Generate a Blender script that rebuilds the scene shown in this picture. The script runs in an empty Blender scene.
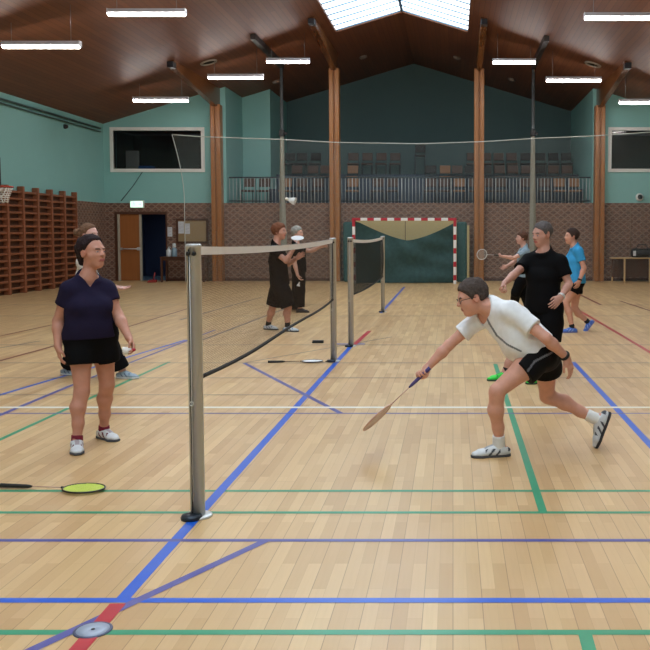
import bpy, math, random
import numpy as np
from mathutils import Vector
random.seed(7)
C = bpy.context.scene.collection
SC = bpy.context.scene
# ------------------------------------------------------------------ camera
F_PX, CX, CY, PITCH, EYE = 890.0, 453.0, 283.0, math.radians(3.21), 1.61
cam = bpy.data.objects.new('camera', bpy.data.cameras.new('camera')); C.objects.link(cam)
cam.location = (0, 0, EYE); cam.rotation_euler = (math.pi/2 - PITCH, 0, 0)
cam.data.sensor_width = 36; cam.data.sensor_fit = 'HORIZONTAL'; cam.data.lens = 36*F_PX/650
cam.data.shift_x = (325-CX)/650; cam.data.shift_y = -(325-CY)/650
cam.data.clip_end = 200
SC.camera = cam
CP, SP = math.cos(PITCH), math.sin(PITCH)
def ray(u, v):
    a, b = (u-CX)/F_PX, -(v-CY)/F_PX
    return np.array([a, CP + b*SP, -SP + b*CP])
def at(u, v, Y):
    d = ray(u, v); return np.array([0, 0, EYE]) + d*(Y/d[1])
def gp(u, v, z=0.0):
    d = ray(u, v); return np.array([0, 0, EYE]) + d*((z-EYE)/d[2])
def depth(v): return gp(CX, v)[1]
# ------------------------------------------------------------------ materials
def lin(c):
    r = []
    for x in c[:3]:
        x = x/255.0
        r.append(x/12.92 if x <= .04045 else ((x+.055)/1.055)**2.4)
    return (*r, 1.0)
MATS = {}
def mat(name, col, rough=.6, metal=0.0, vary=.06, scale=18.0, coat=0.0, spec=.5, bump=0.0):
    if name in MATS: return MATS[name]
    m = bpy.data.materials.new(name); m.use_nodes = True
    n, l = m.node_tree.nodes, m.node_tree.links
    b = n['Principled BSDF']
    b.inputs['Roughness'].default_value = rough; b.inputs['Metallic'].default_value = metal
    b.inputs['Coat Weight'].default_value = coat; b.inputs['Specular IOR Level'].default_value = spec
    tc = n.new('ShaderNodeTexCoord'); no = n.new('ShaderNodeTexNoise')
    no.inputs['Scale'].default_value = scale; no.inputs['Detail'].default_value = 3
    l.new(tc.outputs['Object'], no.inputs['Vector'])
    mx = n.new('ShaderNodeMix'); mx.data_type = 'RGBA'
    c = lin(col)
    mx.inputs['A'].default_value = (*[max(0, x*(1-vary*2)) for x in c[:3]], 1)
    mx.inputs['B'].default_value = (*[min(1, x*(1+vary*2)) for x in c[:3]], 1)
    l.new(no.outputs['Fac'], mx.inputs['Factor']); l.new(mx.outputs['Result'], b.inputs['Base Color'])
    if bump:
        bp = n.new('ShaderNodeBump'); bp.inputs['Strength'].default_value = bump; bp.inputs['Distance'].default_value = .01
        l.new(no.outputs['Fac'], bp.inputs['Height']); l.new(bp.outputs['Normal'], b.inputs['Normal'])
    MATS[name] = m; return m
def attr_mat(name, rough=.6, spec=.4, sss=0.0):
    if name in MATS: return MATS[name]
    m = bpy.data.materials.new(name); m.use_nodes = True
    n, l = m.node_tree.nodes, m.node_tree.links
    b = n['Principled BSDF']; b.inputs['Roughness'].default_value = rough; b.inputs['Specular IOR Level'].default_value = spec
    a = n.new('ShaderNodeAttribute'); a.attribute_name = 'Col'
    tc = n.new('ShaderNodeTexCoord'); no = n.new('ShaderNodeTexNoise'); no.inputs['Scale'].default_value = 25
    l.new(tc.outputs['Object'], no.inputs['Vector'])
    hv = n.new('ShaderNodeHueSaturation')
    mr = n.new('ShaderNodeMapRange'); mr.inputs['To Min'].default_value = .88; mr.inputs['To Max'].default_value = 1.12
    l.new(no.outputs['Fac'], mr.inputs['Value']); l.new(mr.outputs['Result'], hv.inputs['Value'])
    l.new(a.outputs['Color'], hv.inputs['Color']); l.new(hv.outputs['Color'], b.inputs['Base Color'])
    MATS[name] = m; return m
def emit(name, col, strength):
    if name in MATS: return MATS[name]
    m = bpy.data.materials.new(name); m.use_nodes = True
    b = m.node_tree.nodes['Principled BSDF']
    b.inputs['Base Color'].default_value = (.8, .8, .8, 1)
    b.inputs['Emission Color'].default_value = lin(col); b.inputs['Emission Strength'].default_value = strength
    MATS[name] = m; return m
class NB:
    """small node-building helper"""
    def __init__(s, name):
        s.m = bpy.data.materials.new(name); s.m.use_nodes = True; s.n = s.m.node_tree.nodes; s.l = s.m.node_tree.links
        s.b = s.n['Principled BSDF']; MATS[name] = s.m
    def new(s, t, **kw):
        o = s.n.new(t)
        for k, v in kw.items(): setattr(o, k, v)
        return o
    def setin(s, i, v):
        if hasattr(v, 'is_linked') or hasattr(v, 'links'): s.l.new(v, i)
        else: i.default_value = v
    def math(s, op, a, b=0.0, c=0.0):
        o = s.new('ShaderNodeMath', operation=op)
        s.setin(o.inputs[0], a); s.setin(o.inputs[1], b); s.setin(o.inputs[2], c); return o.outputs[0]
    def mix(s, f, a, b):
        o = s.new('ShaderNodeMix', data_type='RGBA'); s.setin(o.inputs['Factor'], f); s.setin(o.inputs['A'], a); s.setin(o.inputs['B'], b)
        return o.outputs['Result']
    def noise(s, vec, scale, detail=3):
        o = s.new('ShaderNodeTexNoise'); o.inputs['Scale'].default_value = scale; o.inputs['Detail'].default_value = detail
        s.l.new(vec, o.inputs['Vector']); return o.outputs['Fac']
    def coords(s):
        tc = s.new('ShaderNodeTexCoord'); sp = s.new('ShaderNodeSeparateXYZ'); s.l.new(tc.outputs['Object'], sp.inputs[0])
        return tc.outputs['Object'], sp.outputs[0], sp.outputs[1], sp.outputs[2]
    def comb(s, x, y, z):
        o = s.new('ShaderNodeCombineXYZ'); s.setin(o.inputs[0], x); s.setin(o.inputs[1], y); s.setin(o.inputs[2], z); return o.outputs[0]
# ------------------------------------------------------------------ mesh building
class MB:
    def __init__(s): s.v, s.f, s.sm = [], [], []
    def add(s, vs, fs, smooth=False):
        o = len(s.v); s.v += [tuple(float(c) for c in p) for p in vs]
        s.f += [tuple(i+o for i in f) for f in fs]; s.sm += [smooth]*len(fs); return s
    def box(s, x0, x1, y0, y1, z0, z1, bev=0.0):
        c, h = np.array([(x0+x1)/2, (y0+y1)/2, (z0+z1)/2]), np.array([abs(x1-x0)/2, abs(y1-y0)/2, abs(z1-z0)/2])
        return s.obox(c, np.eye(3), h, bev)
    def obox(s, c, M, h, bev=0.0):
        """oriented box, optional chamfered vertical+horizontal edges"""
        c = np.array(c, float); M = np.array(M, float)
        if bev <= 0:
            P = [c + M.T @ (np.array([a, b, d])*h) for a in (-1, 1) for b in (-1, 1) for d in (-1, 1)]
            return s.add(P, [(0, 1, 3, 2), (4, 6, 7, 5), (0, 4, 5, 1), (2, 3, 7, 6), (0, 2, 6, 4), (1, 5, 7, 3)])
        bev = min(bev, min(h)*.9)
        P, ix = [], {}
        for a in (-1, 1):
            for b in (-1, 1):
                for d in (-1, 1):
                    for k in range(3):
                        q = np.array([a, b, d], float)*h
                        for j in range(3):
                            if j != k: q[j] -= (a, b, d)[j]*bev
                        ix[(a, b, d, k)] = len(P); P.append(c + M.T @ q)
        fs = []
        for k in range(3):
            i, j = [t for t in range(3) if t != k]
            for sg in (-1, 1):
                loop = []
                for (p, q) in ((-1, -1), (1, -1), (1, 1), (-1, 1)):
                    t = [0, 0, 0]; t[k] = sg; t[i] = p; t[j] = q; loop.append(ix[(*t, k)])
                fs.append(tuple(loop))
        for k in range(3):
            i, j = [t for t in range(3) if t != k]
            for p in (-1, 1):
                for q in (-1, 1):
                    l = []
                    for e, w in ((-1, i), (1, i), (1, j), (-1, j)):
                        t = [0, 0, 0]; t[k] = e; t[i] = p; t[j] = q; l.append(ix[(*t, w)])
                    fs.append(tuple(l))
        for a in (-1, 1):
            for b in (-1, 1):
                for d in (-1, 1): fs.append((ix[(a, b, d, 0)], ix[(a, b, d, 1)], ix[(a, b, d, 2)]))
        return s.add(P, fs)
    def tube(s, pts, r, n=10, caps=True, flat=1.0, up=None):
        pts = [np.array(p, float) for p in pts]
        rs = r if isinstance(r, (list, tuple)) else [r]*len(pts)
        V, Fc = [], []
        prev = None
        for i, p in enumerate(pts):
            t = pts[min(i+1, len(pts)-1)] - pts[max(i-1, 0)]; t = t/(np.linalg.norm(t)+1e-12)
            if prev is None:
                a = np.array(up, float) if up is not None else (np.array([0, 0, 1.]) if abs(t[2]) < .9 else np.array([1., 0, 0]))
            else: a = prev
            a = a - t*a.dot(t); a /= np.linalg.norm(a)+1e-12; b = np.cross(t, a); prev = a
            for k in range(n):
                th = 2*math.pi*k/n; V.append(p + rs[i]*(a*math.cos(th)*flat + b*math.sin(th)))
        for i in range(len(pts)-1):
            for k in range(n):
                k2 = (k+1) % n; Fc.append((i*n+k, i*n+k2, (i+1)*n+k2, (i+1)*n+k))
        s.add(V, Fc, True)
        if caps:
            o = len(s.v)-len(V)
            s.f += [tuple(o+k for k in range(n))[::-1], tuple(o+(len(pts)-1)*n+k for k in range(n))]; s.sm += [False, False]
        return s
    def ring(s, c, R1, a, b, r, n=40, m=8, R2=None):
        """torus-like closed hoop in plane a,b"""
        c = np.array(c, float); a = np.array(a, float); b = np.array(b, float); nn = np.cross(a, b); R2 = R2 or R1
        V, Fc = [], []
        for i in range(n):
            th = 2*math.pi*i/n; rad = a*math.cos(th)*R1 + b*math.sin(th)*R2; rd = rad/np.linalg.norm(rad)
            for k in range(m):
                ph = 2*math.pi*k/m; V.append(c + rad + r*(rd*math.cos(ph) + nn*math.sin(ph)))
        for i in range(n):
            for k in range(m): Fc.append((i*m+k, ((i+1) % n)*m+k, ((i+1) % n)*m+(k+1) % m, i*m+(k+1) % m))
        return s.add(V, Fc, True)
    def lathe(s, c, axis, prof, n=24):
        """prof: list of (radius, height along axis)"""
        c = np.array(c, float); t = np.array(axis, float); t /= np.linalg.norm(t)
        a = np.array([0, 0, 1.]) if abs(t[2]) < .9 else np.array([1., 0, 0]); a -= t*a.dot(t); a /= np.linalg.norm(a); b = np.cross(t, a)
        V = [c + t*h + r*(a*math.cos(2*math.pi*k/n)+b*math.sin(2*math.pi*k/n)) for r, h in prof for k in range(n)]
        Fc = [(i*n+k, i*n+(k+1) % n, (i+1)*n+(k+1) % n, (i+1)*n+k) for i in range(len(prof)-1) for k in range(n)]
        s.add(V, Fc, True); o = len(s.v)-len(V)
        s.f += [tuple(o+k for k in range(n))[::-1], tuple(o+(len(prof)-1)*n+k for k in range(n))]; s.sm += [False, False]
        return s
    def grid(s, fn, nu, nv, smooth=True):
        V = [fn(i/nu, j/nv) for i in range(nu+1) for j in range(nv+1)]
        Fc = [(i*(nv+1)+j, (i+1)*(nv+1)+j, (i+1)*(nv+1)+j+1, i*(nv+1)+j+1) for i in range(nu) for j in range(nv)]
        return s.add(V, Fc, smooth)
    def prism(s, poly, axis, t0, t1):
        """extrude a 2-D polygon along axis 0/1/2"""
        o = [k for k in range(3) if k != axis]; n = len(poly); V = []
        for t in (t0, t1):
            for p in poly:
                q = [0, 0, 0]; q[axis] = t; q[o[0]] = p[0]; q[o[1]] = p[1]; V.append(q)
        Fc = [tuple(range(n))[::-1], tuple(range(n, 2*n))] + [(k, (k+1) % n, n+(k+1) % n, n+k) for k in range(n)]
        return s.add(V, Fc)
    def build(s, name, m, parent=None, origin=(0, 0, 0)):
        me = bpy.data.meshes.new(name)
        o = np.array(origin, float)
        me.from_pydata([tuple(np.array(p)-o) for p in s.v], [], s.f); me.validate()
        if len(me.polygons) == len(s.sm): me.polygons.foreach_set('use_smooth', s.sm)
        ob = bpy.data.objects.new(name, me); C.objects.link(ob)
        if isinstance(m, (list, tuple)):
            for x in m: me.materials.append(x)
        else: me.materials.append(m)
        import bmesh
        bm = bmesh.new(); bm.from_mesh(me); bmesh.ops.recalc_face_normals(bm, faces=bm.faces); bm.to_mesh(me); bm.free()
        if parent is not None: ob.parent = parent
        else: ob.location = origin
        return ob
def tag(o, label=None, cat=None, group=None, kind=None):
    if label: o['label'] = label
    if cat: o['category'] = cat
    if group: o['group'] = group
    if kind: o['kind'] = kind
    return o
def thing(name, label, cat, loc=(0, 0, 0), rz=0.0, group=None):
    o = bpy.data.objects.new(name, None); C.objects.link(o); o.empty_display_size = .1
    o.location = tuple(float(x) for x in loc); o.rotation_euler = (0, 0, rz); return tag(o, label, cat, group)
def struct(o): o['kind'] = 'structure'; return o
def copy_tree(o, parent=None):
    c = o.copy(); C.objects.link(c)
    if parent is not None: c.parent = parent
    for ch in list(o.children): copy_tree(ch, c)
    return c
def unit(v): v = np.array(v, float); return v/(np.linalg.norm(v)+1e-12)
# ------------------------------------------------------------------ room dimensions (metres)
XC, XL, XR, YB, YF = -1.55, -11.7, 8.6, 30.0, -8.0
def ceil_z(x): return 8.3 - .3*abs(x-XC)
# ------------------------------------------------------------------ room materials
def floor_material():
    k = NB('maple_floor'); vec, x, y, z = k.coords()
    br = k.new('ShaderNodeTexBrick'); br.offset = .37; br.offset_frequency = 2
    k.l.new(k.comb(y, x, 0.0), br.inputs['Vector'])
    for a, b in (('Scale', 1.0), ('Brick Width', 1.9), ('Row Height', .128), ('Mortar Size', .0022), ('Mortar Smooth', .2), ('Bias', 0.0)): br.inputs[a].default_value = b
    br.inputs['Color1'].default_value = lin((233, 200, 142)); br.inputs['Color2'].default_value = lin((206, 166, 116)); br.inputs['Mortar'].default_value = lin((132, 98, 66))
    br2 = k.new('ShaderNodeTexBrick'); br2.offset = .5
    k.l.new(k.comb(k.math('ADD', y, .7), x, 0.0), br2.inputs['Vector'])
    for a, b in (('Scale', 1.0), ('Brick Width', .62), ('Row Height', .064), ('Mortar Size', .0008)): br2.inputs[a].default_value = b
    br2.inputs['Color1'].default_value = lin((232, 200, 152)); br2.inputs['Color2'].default_value = lin((192, 152, 104)); br2.inputs['Mortar'].default_value = lin((170, 130, 90))
    grain = k.noise(k.comb(k.math('MULTIPLY', x, 60), k.math('MULTIPLY', y, 3), 0.0), 1.0, 4)
    c = k.mix(.55, br.outputs['Color'], br2.outputs['Color'])
    c = k.mix(k.math('MULTIPLY', grain, .3), c, lin((178, 136, 90)))
    wear = k.noise(vec, .9, 4)
    c = k.mix(k.math('MULTIPLY', wear, .18), c, lin((170, 132, 92)))
    k.l.new(c, k.b.inputs['Base Color'])
    rr = k.math('ADD', .30, k.math('MULTIPLY', k.noise(vec, 3.0, 3), .12)); k.l.new(rr, k.b.inputs['Roughness'])
    k.b.inputs['Specular IOR Level'].default_value = .5
    return k.m
def brick_material():
    k = NB('patterned_brick'); vec, x, y, z = k.coords()
    h = k.math('ADD', x, y)
    br = k.new('ShaderNodeTexBrick'); k.l.new(k.comb(h, z, 0.0), br.inputs['Vector'])
    for a, b in (('Scale', 1.0), ('Brick Width', .235), ('Row Height', .075), ('Mortar Size', .010), ('Mortar Smooth', .1)): br.inputs[a].default_value = b
    br.inputs['Color1'].default_value = lin((128, 88, 70)); br.inputs['Color2'].default_value = lin((96, 66, 56)); br.inputs['Mortar'].default_value = lin((124, 106, 94))
    # pale diagonal lattice laid into the bond
    a = k.math('FRACT', k.math('DIVIDE', k.math('ADD', h, k.math('MULTIPLY', z, 1.25)), .25))
    b = k.math('FRACT', k.math('DIVIDE', k.math('SUBTRACT', h, k.math('MULTIPLY', z, 1.25)), .25))
    near = lambda q: k.math('LESS_THAN', k.math('ABSOLUTE', k.math('SUBTRACT', q, .5)), .11)
    lat = k.math('MAXIMUM', near(a), near(b))
    c = k.mix(k.math('MULTIPLY', lat, .5), br.outputs['Color'], lin((170, 142, 120)))
    c = k.mix(k.math('MULTIPLY', k.noise(vec, 1.2), .25), c, lin((98, 70, 62)))
    k.l.new(c, k.b.inputs['Base Color']); k.b.inputs['Roughness'].default_value = .85
    return k.m
def boards_material():
    k = NB('ceiling_boards'); vec, x, y, z = k.coords()
    br = k.new('ShaderNodeTexBrick'); br.offset = .41; k.l.new(k.comb(y, x, 0.0), br.inputs['Vector'])
    for a, b in (('Scale', 1.0), ('Brick Width', 4.2), ('Row Height', .14), ('Mortar Size', .004)): br.inputs[a].default_value = b
    br.inputs['Color1'].default_value = lin((128, 78, 48)); br.inputs['Color2'].default_value = lin((112, 66, 40)); br.inputs['Mortar'].default_value = lin((60, 34, 22))
    g = k.noise(k.comb(k.math('MULTIPLY', x, 12), k.math('MULTIPLY', y, .8), 0.0), 1.0, 4)
    c = k.mix(k.math('MULTIPLY', g, .35), br.outputs['Color'], lin((88, 50, 32)))
    k.l.new(c, k.b.inputs['Base Color']); k.b.inputs['Roughness'].default_value = .55
    return k.m
def wood_material(name, c1, c2, axis=2, rough=.45):
    k = NB(name); vec, x, y, z = k.coords()
    q = [k.math('MULTIPLY', t, 1.2 if i == axis else 22) for i, t in enumerate((x, y, z))]
    g = k.noise(k.comb(*q), 1.0, 4)
    c = k.mix(g, lin(c1), lin(c2)); k.l.new(c, k.b.inputs['Base Color']); k.b.inputs['Roughness'].default_value = rough
    return k.m
M_FLOOR, M_BRICK, M_BOARD = floor_material(), brick_material(), boards_material()
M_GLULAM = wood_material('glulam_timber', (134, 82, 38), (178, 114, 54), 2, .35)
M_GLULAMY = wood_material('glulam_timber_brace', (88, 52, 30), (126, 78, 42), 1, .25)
M_DARKWOOD = wood_material('dark_wood', (64, 36, 24), (92, 54, 34), 2)
M_BARWOOD = wood_material('wall_bar_wood', (122, 70, 46), (156, 96, 64), 1, .4)
M_DOORWOOD = wood_material('door_wood', (140, 84, 40), (166, 102, 52), 2, .4)
M_LIGHTWOOD = wood_material('pale_wood', (190, 152, 104), (214, 178, 128), 0, .4)
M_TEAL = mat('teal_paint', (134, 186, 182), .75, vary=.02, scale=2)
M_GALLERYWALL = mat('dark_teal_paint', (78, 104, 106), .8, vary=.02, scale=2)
M_WHITE = mat('white_paint', (225, 225, 220), .5, vary=.02)
M_GREY = mat('grey_metal', (150, 150, 152), .38, .75, vary=.04)
M_STEEL = mat('brushed_aluminium', (204, 206, 208), .3, .4, vary=.03)
M_DARKMETAL = mat('dark_metal', (48, 46, 50), .4, .5)
M_BLACK = mat('black_plastic', (22, 22, 24), .5)
M_NAVYWALL = mat('navy_paint', (44, 60, 96), .8)
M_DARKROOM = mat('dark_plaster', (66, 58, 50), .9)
# ------------------------------------------------------------------ floor and court lines
fl = struct(MB().box(XL-.3, XR+.3, YF-.3, YB+.3, -.2, 0).build('floor', M_FLOOR))
P_BLUE, P_PURPLE = mat('blue_floor_paint', (14, 92, 206), .35, vary=.04), mat('violet_floor_paint', (82, 84, 158), .35, vary=.05)
P_GREEN, P_RED, P_WHITE = mat('green_floor_paint', (40, 152, 112), .35, vary=.04), mat('red_floor_paint', (190, 38, 54), .35, vary=.05), mat('white_floor_paint', (236, 232, 220), .35, vary=.02)
P_GREY, P_DKRED = mat('grey_floor_paint', (128, 112, 104), .4), mat('dark_red_floor_paint', (132, 62, 50), .4)
layer = [0]
def strip(mb, p, q, w):
    p, q = np.array([p[0], p[1]], float), np.array([q[0], q[1]], float); d = unit(q-p); n = np.array([-d[1], d[0]])*w/2
    layer[0] += 1; z = .0012 + .00004*layer[0]
    mb.add([(*(p+n), z), (*(p-n), z), (*(q-n), z), (*(q+n), z)], [(0, 1, 2, 3)])
def lines(name, m, segs):
    mb = MB()
    for p, q, w in segs: strip(mb, p, q, w)
    return struct(mb.build(name, m, fl))
XN = -1.455
g = lambda u, v: gp(u, v)[:2]
h = lambda v, w, x0=XL+.9, x1=XR-.9: ((x0, depth(v)), (x1, depth(v)), w)
YV = depth(600.5)                                                # volleyball sideline
lines('green_court_line', P_GREEN, [h(632.5, .045, -12, 8), h(512.6, .04), h(491, .04), ((.52, depth(512.6)), (.52, depth(364)), .05),
      (g(585, 634), g(600, 690), .055), ((-3.53, depth(512)), (-3.55, depth(362)), .045)])
lines('blue_court_line', P_BLUE, [h(600.5, .05), ((XN, YV), (XN, depth(346)), .062), ((XN, depth(313)), (XN, depth(287)), .055), ((1.5, YV), (1.5, depth(362)), .06),
      (g(-5, 396.5), g(186, 340), .05), ((-1.75, depth(344)), (-1.28, depth(344)), .07)])
lines('violet_court_line', P_PURPLE, [h(540.5, .04), h(413.5, .035), (g(-30, 679), g(265, 541), .05), (g(244, 363), g(341, 413.5), .05),
      (g(-40, 432), g(70, 386), .05), (g(70, 386), g(215, 330), .045)])
lines('white_court_line', P_WHITE, [h(407.5, .072)])
lines('grey_court_line', P_GREY, [(g(244, 363), g(392, 337), .03), h(378, .03), h(395, .025, -8, -1.5), h(363, .035), h(345, .045), h(316, .05), h(305, .06),
      (g(200, 341), g(300, 303), .06), (g(180, 320), g(262, 297), .06), (g(-5, 349), g(40, 341), .04)])
lines('red_court_line', P_RED, [(g(118, 604), g(58, 673), .07), ((XN+.03, depth(344.5)), (XN+.08, depth(331)), .07), (g(580, 311), g(652, 353.5), .06)])
lines('dark_red_court_line', P_DKRED, [(g(-4, 362), g(58, 345), .05), (g(-4, 337), g(52, 325), .05), (g(572, 291), g(601, 305), .07), (g(620, 301), g(660, 314), .06), (g(128, 327), g(190, 308), .05)])
sock = thing('floor_socket', 'round grey metal floor socket cover on the red floor line', 'floor socket', gp(93, 630.5))
o0 = gp(93, 630.5)
MB().lathe(o0, (0, 0, 1), [(.076, 0), (.076, .004), (.068, .006), (.066, .005)], 40).build('rim', mat('socket_rim', (92, 98, 124), .4, .4), sock, o0)
MB().lathe(o0, (0, 0, 1), [(.0645, .004), (.0645, .0055), (.010, .006), (.008, .004)], 40).build('cover', mat('socket_cover', (168, 178, 196), .45, .15), sock, o0)
MB().lathe(o0+np.array([0, 0, .0062]), (0, 0, 1), [(.007, 0), (.007, .0015)], 16).build('screw', M_DARKMETAL, sock, o0)
# ------------------------------------------------------------------ walls
ZB = 2.62
XO0, XO1 = -7.6, 4.68                                          # gallery opening
DX0, DX1, DZ = -11.28, -9.66, 2.24                               # doorway
w = MB()
w.box(XL-.25, DX0, YB, YB+.25, 0, ZB); w.box(DX0, DX1, YB, YB+.25, DZ, ZB); w.box(DX1, XR+.25, YB, YB+.25, 0, ZB)
struct(w.build('wall_back', M_BRICK))
def upper(name, x0, x1, wx0, wx1, z0, z1):
    w = MB(); w.box(x0, x1, YB, YB+.25, ZB, z0); w.box(x0, wx0, YB, YB+.25, z0, z1); w.box(wx1, x1, YB, YB+.25, z0, z1)
    w.prism([(x0, z1), (x1, z1), (x1, ceil_z(x1)), (x0, ceil_z(x0))], 1, YB, YB+.25)
    struct(w.build(name, M_TEAL))
WZ0, WZ1 = 3.76, 5.03
upper('wall_back_upper_left', XL-.25, XO0, -11.36, -8.42, WZ0, WZ1)
upper('wall_back_upper_right', XO1, XR+.25, 5.3, 8.3, WZ0, WZ1)
def side_wall(name, x0, x1):
    MBl = MB().box(x0, x1, YF, YB, 0, ZB); a = struct(MBl.build(name, M_BRICK))
    struct(MB().box(x0, x1, YF, YB, ZB, 5.4).build(name+'_upper', M_TEAL))
side_wall('wall_left', XL-.25, XL); side_wall('wall_right', XR, XR+.25)
w = MB().prism([(XL-.25, 0), (XR+.25, 0), (XR+.25, ceil_z(XR)), (XC, 8.3), (XL-.25, ceil_z(XL))], 1, YF-.25, YF)
struct(w.build('wall_front', M_TEAL))
# gallery shell
YG = 35.6
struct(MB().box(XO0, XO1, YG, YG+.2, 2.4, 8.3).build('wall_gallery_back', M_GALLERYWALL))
struct(MB().box(XO1, XO1+.2, YB+.25, YG, 2.4, 6.6).build('wall_gallery_right', M_TEAL))
w = MB().box(XO0-.2, XO0, YB+.25, 32.4, 2.4, 6.6); w.box(XO0-.2, -6.6, 32.4, YG, 2.4, 7.0); struct(w.build('wall_gallery_left', M_TEAL))
M_BLUEFLOOR = mat('blue_carpet', (70, 82, 98), .9)
w = MB().box(XO0, XO1, YB+.25, YG, 2.4, ZB); w.box(-6.6, XO1, 32.1, YG, ZB, 3.2); w.box(-6.6, XO1, 33.4, YG, 3.2, 3.8)
struct(w.build('floor_gallery', M_BLUEFLOOR))
# ceiling with the skylight opening
SKW, SY0, SY1 = 2.0, -5.0, 27.4
w = MB(); T = .16
def slope_piece(xa, xb, ya, yb):
    V = [(xa, ya, ceil_z(xa)), (xb, ya, ceil_z(xb)), (xb, yb, ceil_z(xb)), (xa, yb, ceil_z(xa))]
    w.add(V + [(p[0], p[1], p[2]+T) for p in V], [(0, 1, 2, 3), (7, 6, 5, 4), (0, 4, 5, 1), (1, 5, 6, 2), (2, 6, 7, 3), (3, 7, 4, 0)])
YE = YG+.2
for xa, xb in ((XL-.25, XC-SKW), (XC+SKW, XR+.25)): slope_piece(xa, xb, YF-.25, YE)
for xa, xb in ((XC-SKW, XC), (XC, XC+SKW)): slope_piece(xa, xb, SY1, YE); slope_piece(xa, xb, YF-.25, SY0)
struct(w.build('ceiling', M_BOARD))
def sky_pane():
    k = NB('skylight_glazing'); vec, x, y, z = k.coords()
    f = k.noise(k.comb(k.math('MULTIPLY', x, .8), k.math('MULTIPLY', y, .5), 0.0), 1.0, 2)
    ramp = k.new('ShaderNodeMapRange'); ramp.inputs['From Min'].default_value = .35; ramp.inputs['From Max'].default_value = .65; k.l.new(f, ramp.inputs['Value'])
    k.l.new(k.mix(ramp.outputs['Result'], lin((205, 232, 252)), lin((240, 250, 255))), k.b.inputs['Emission Color'])
    k.b.inputs['Emission Strength'].default_value = SKY_STRENGTH; k.b.inputs['Roughness'].default_value = .2
    return k.m
SKY_STRENGTH = 1.35
M_SKY = sky_pane(); M_BAR = mat('glazing_bar', (112, 142, 166), .6)
for n, sg in ((3, -1), (4, 1)):
    xe = XC + sg*SKW; zt = 8.3+T*.5; ze = ceil_z(xe)+T*.5
    pane = MB().add([(XC, SY0, zt), (xe, SY0, ze), (xe, SY1, ze), (XC, SY1, zt)], [(0, 1, 2, 3) if sg > 0 else (3, 2, 1, 0)])
    pw = struct(pane.build('window_%d' % n, M_SKY))
    bars = MB(); y = SY1
    while y > SY0:
        a, b = np.array([XC, y, zt-.03]), np.array([xe, y, ze-.03]); bars.tube([a, b], .02, 4); y -= .62
    bars.tube([(XC+sg*.02, SY0, zt-.04), (XC+sg*.02, SY1, zt-.04)], .03, 6)
    struct(bars.build('glazing_bar', M_BAR, pw))
# windows in the back wall, and the rooms behind them
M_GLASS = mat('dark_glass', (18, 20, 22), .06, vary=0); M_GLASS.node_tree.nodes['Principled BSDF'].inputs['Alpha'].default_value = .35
M_PANEL = mat('pale_panel', (170, 175, 172), .7); M_BLUEBOX = mat('blue_box', (52, 110, 190), .5)
def back_window(n, x0, x1):
    f = .11; w = MB(); y0 = YB-.05
    for a in ((x0-f, x1+f, WZ0-f, WZ0), (x0-f, x1+f, WZ1, WZ1+f), (x0-f, x0, WZ0, WZ1), (x1, x1+f, WZ0, WZ1)):
        w.box(a[0], a[1], y0, YB+.2, a[2], a[3])
    wn = struct(w.build('window_%d' % n, M_WHITE))
    struct(MB().box(x0, x1, YB+.10, YB+.115, WZ0, WZ1).build('glass_pane', M_GLASS, wn))
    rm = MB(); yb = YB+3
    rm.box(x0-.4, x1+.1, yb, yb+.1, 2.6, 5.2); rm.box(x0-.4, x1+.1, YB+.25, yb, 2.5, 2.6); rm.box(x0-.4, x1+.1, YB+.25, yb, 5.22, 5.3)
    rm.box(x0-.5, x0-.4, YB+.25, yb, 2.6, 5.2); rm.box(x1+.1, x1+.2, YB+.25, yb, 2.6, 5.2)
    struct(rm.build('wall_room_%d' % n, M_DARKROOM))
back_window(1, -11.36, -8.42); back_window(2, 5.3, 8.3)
tag(MB().box(-11.3, -10.85, 30.9, 31.0, 2.6, 4.45, .02).build('display_panel', M_PANEL), 'pale upright panel standing in the dark room behind the left window', 'panel')
bx = at(146, 167, 30.7); tag(MB().box(bx[0]-.2, bx[0]+.26, 30.5, 30.9, 3.72, 3.9, .02).build('storage_box', M_BLUEBOX), 'low blue box behind the sill of the left wall window', 'box')
tag(MB().box(bx[0]-.22, bx[0]+.9, 30.3, 31.0, 2.61, 3.72, .01).build('counter', M_DARKWOOD), 'dark counter carrying a blue box behind the left window', 'counter')
# doorway
df = MB(); fw = .09
df.box(DX0-fw, DX0, YB-.03, YB+.2, 0, DZ+fw); df.box(DX1, DX1+fw*.5, YB-.03, YB+.2, 0, DZ+fw); df.box(DX0, DX1, YB-.03, YB+.2, DZ, DZ+fw)
M_FRAME = mat('door_frame_paint', (176, 168, 150), .5)
struct(df.build('trim_1', M_DARKWOOD))
MIDX = -10.49
dr = struct(MB().box(DX0+.0, MIDX-.06, YB+.02, YB+.07, 0.01, DZ).build('door_1', M_DOORWOOD))
struct(MB().box(DX0, DX0+.07, YB-.02, YB+.08, 0, DZ).box(MIDX-.06, MIDX, YB-.02, YB+.08, 0, DZ).build('door_frame', M_FRAME, dr))
struct(MB().tube([(DX0+.1, YB-.05, 1.08), (MIDX-.06, YB-.05, 1.08)], .018, 8).box(MIDX-.14, MIDX-.03, YB-.07, YB+.02, 1.03, 1.13, .01).box(DX0+.09, DX0+.14, YB-.06, YB+.02, 1.04, 1.12).build('door_handle', M_STEEL, dr))
w = MB(); w.box(DX0-.3, DX1+.6, 33.5, 33.6, 0, 2.4); w.box(DX0-.4, DX0-.3, YB+.25, 33.5, 0, 2.4); w.box(DX1+.6, DX1+.7, YB+.25, 33.5, 0, 2.4); w.box(DX0-.4, DX1+.7, YB+.25, 33.6, 2.4, 2.45)
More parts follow.
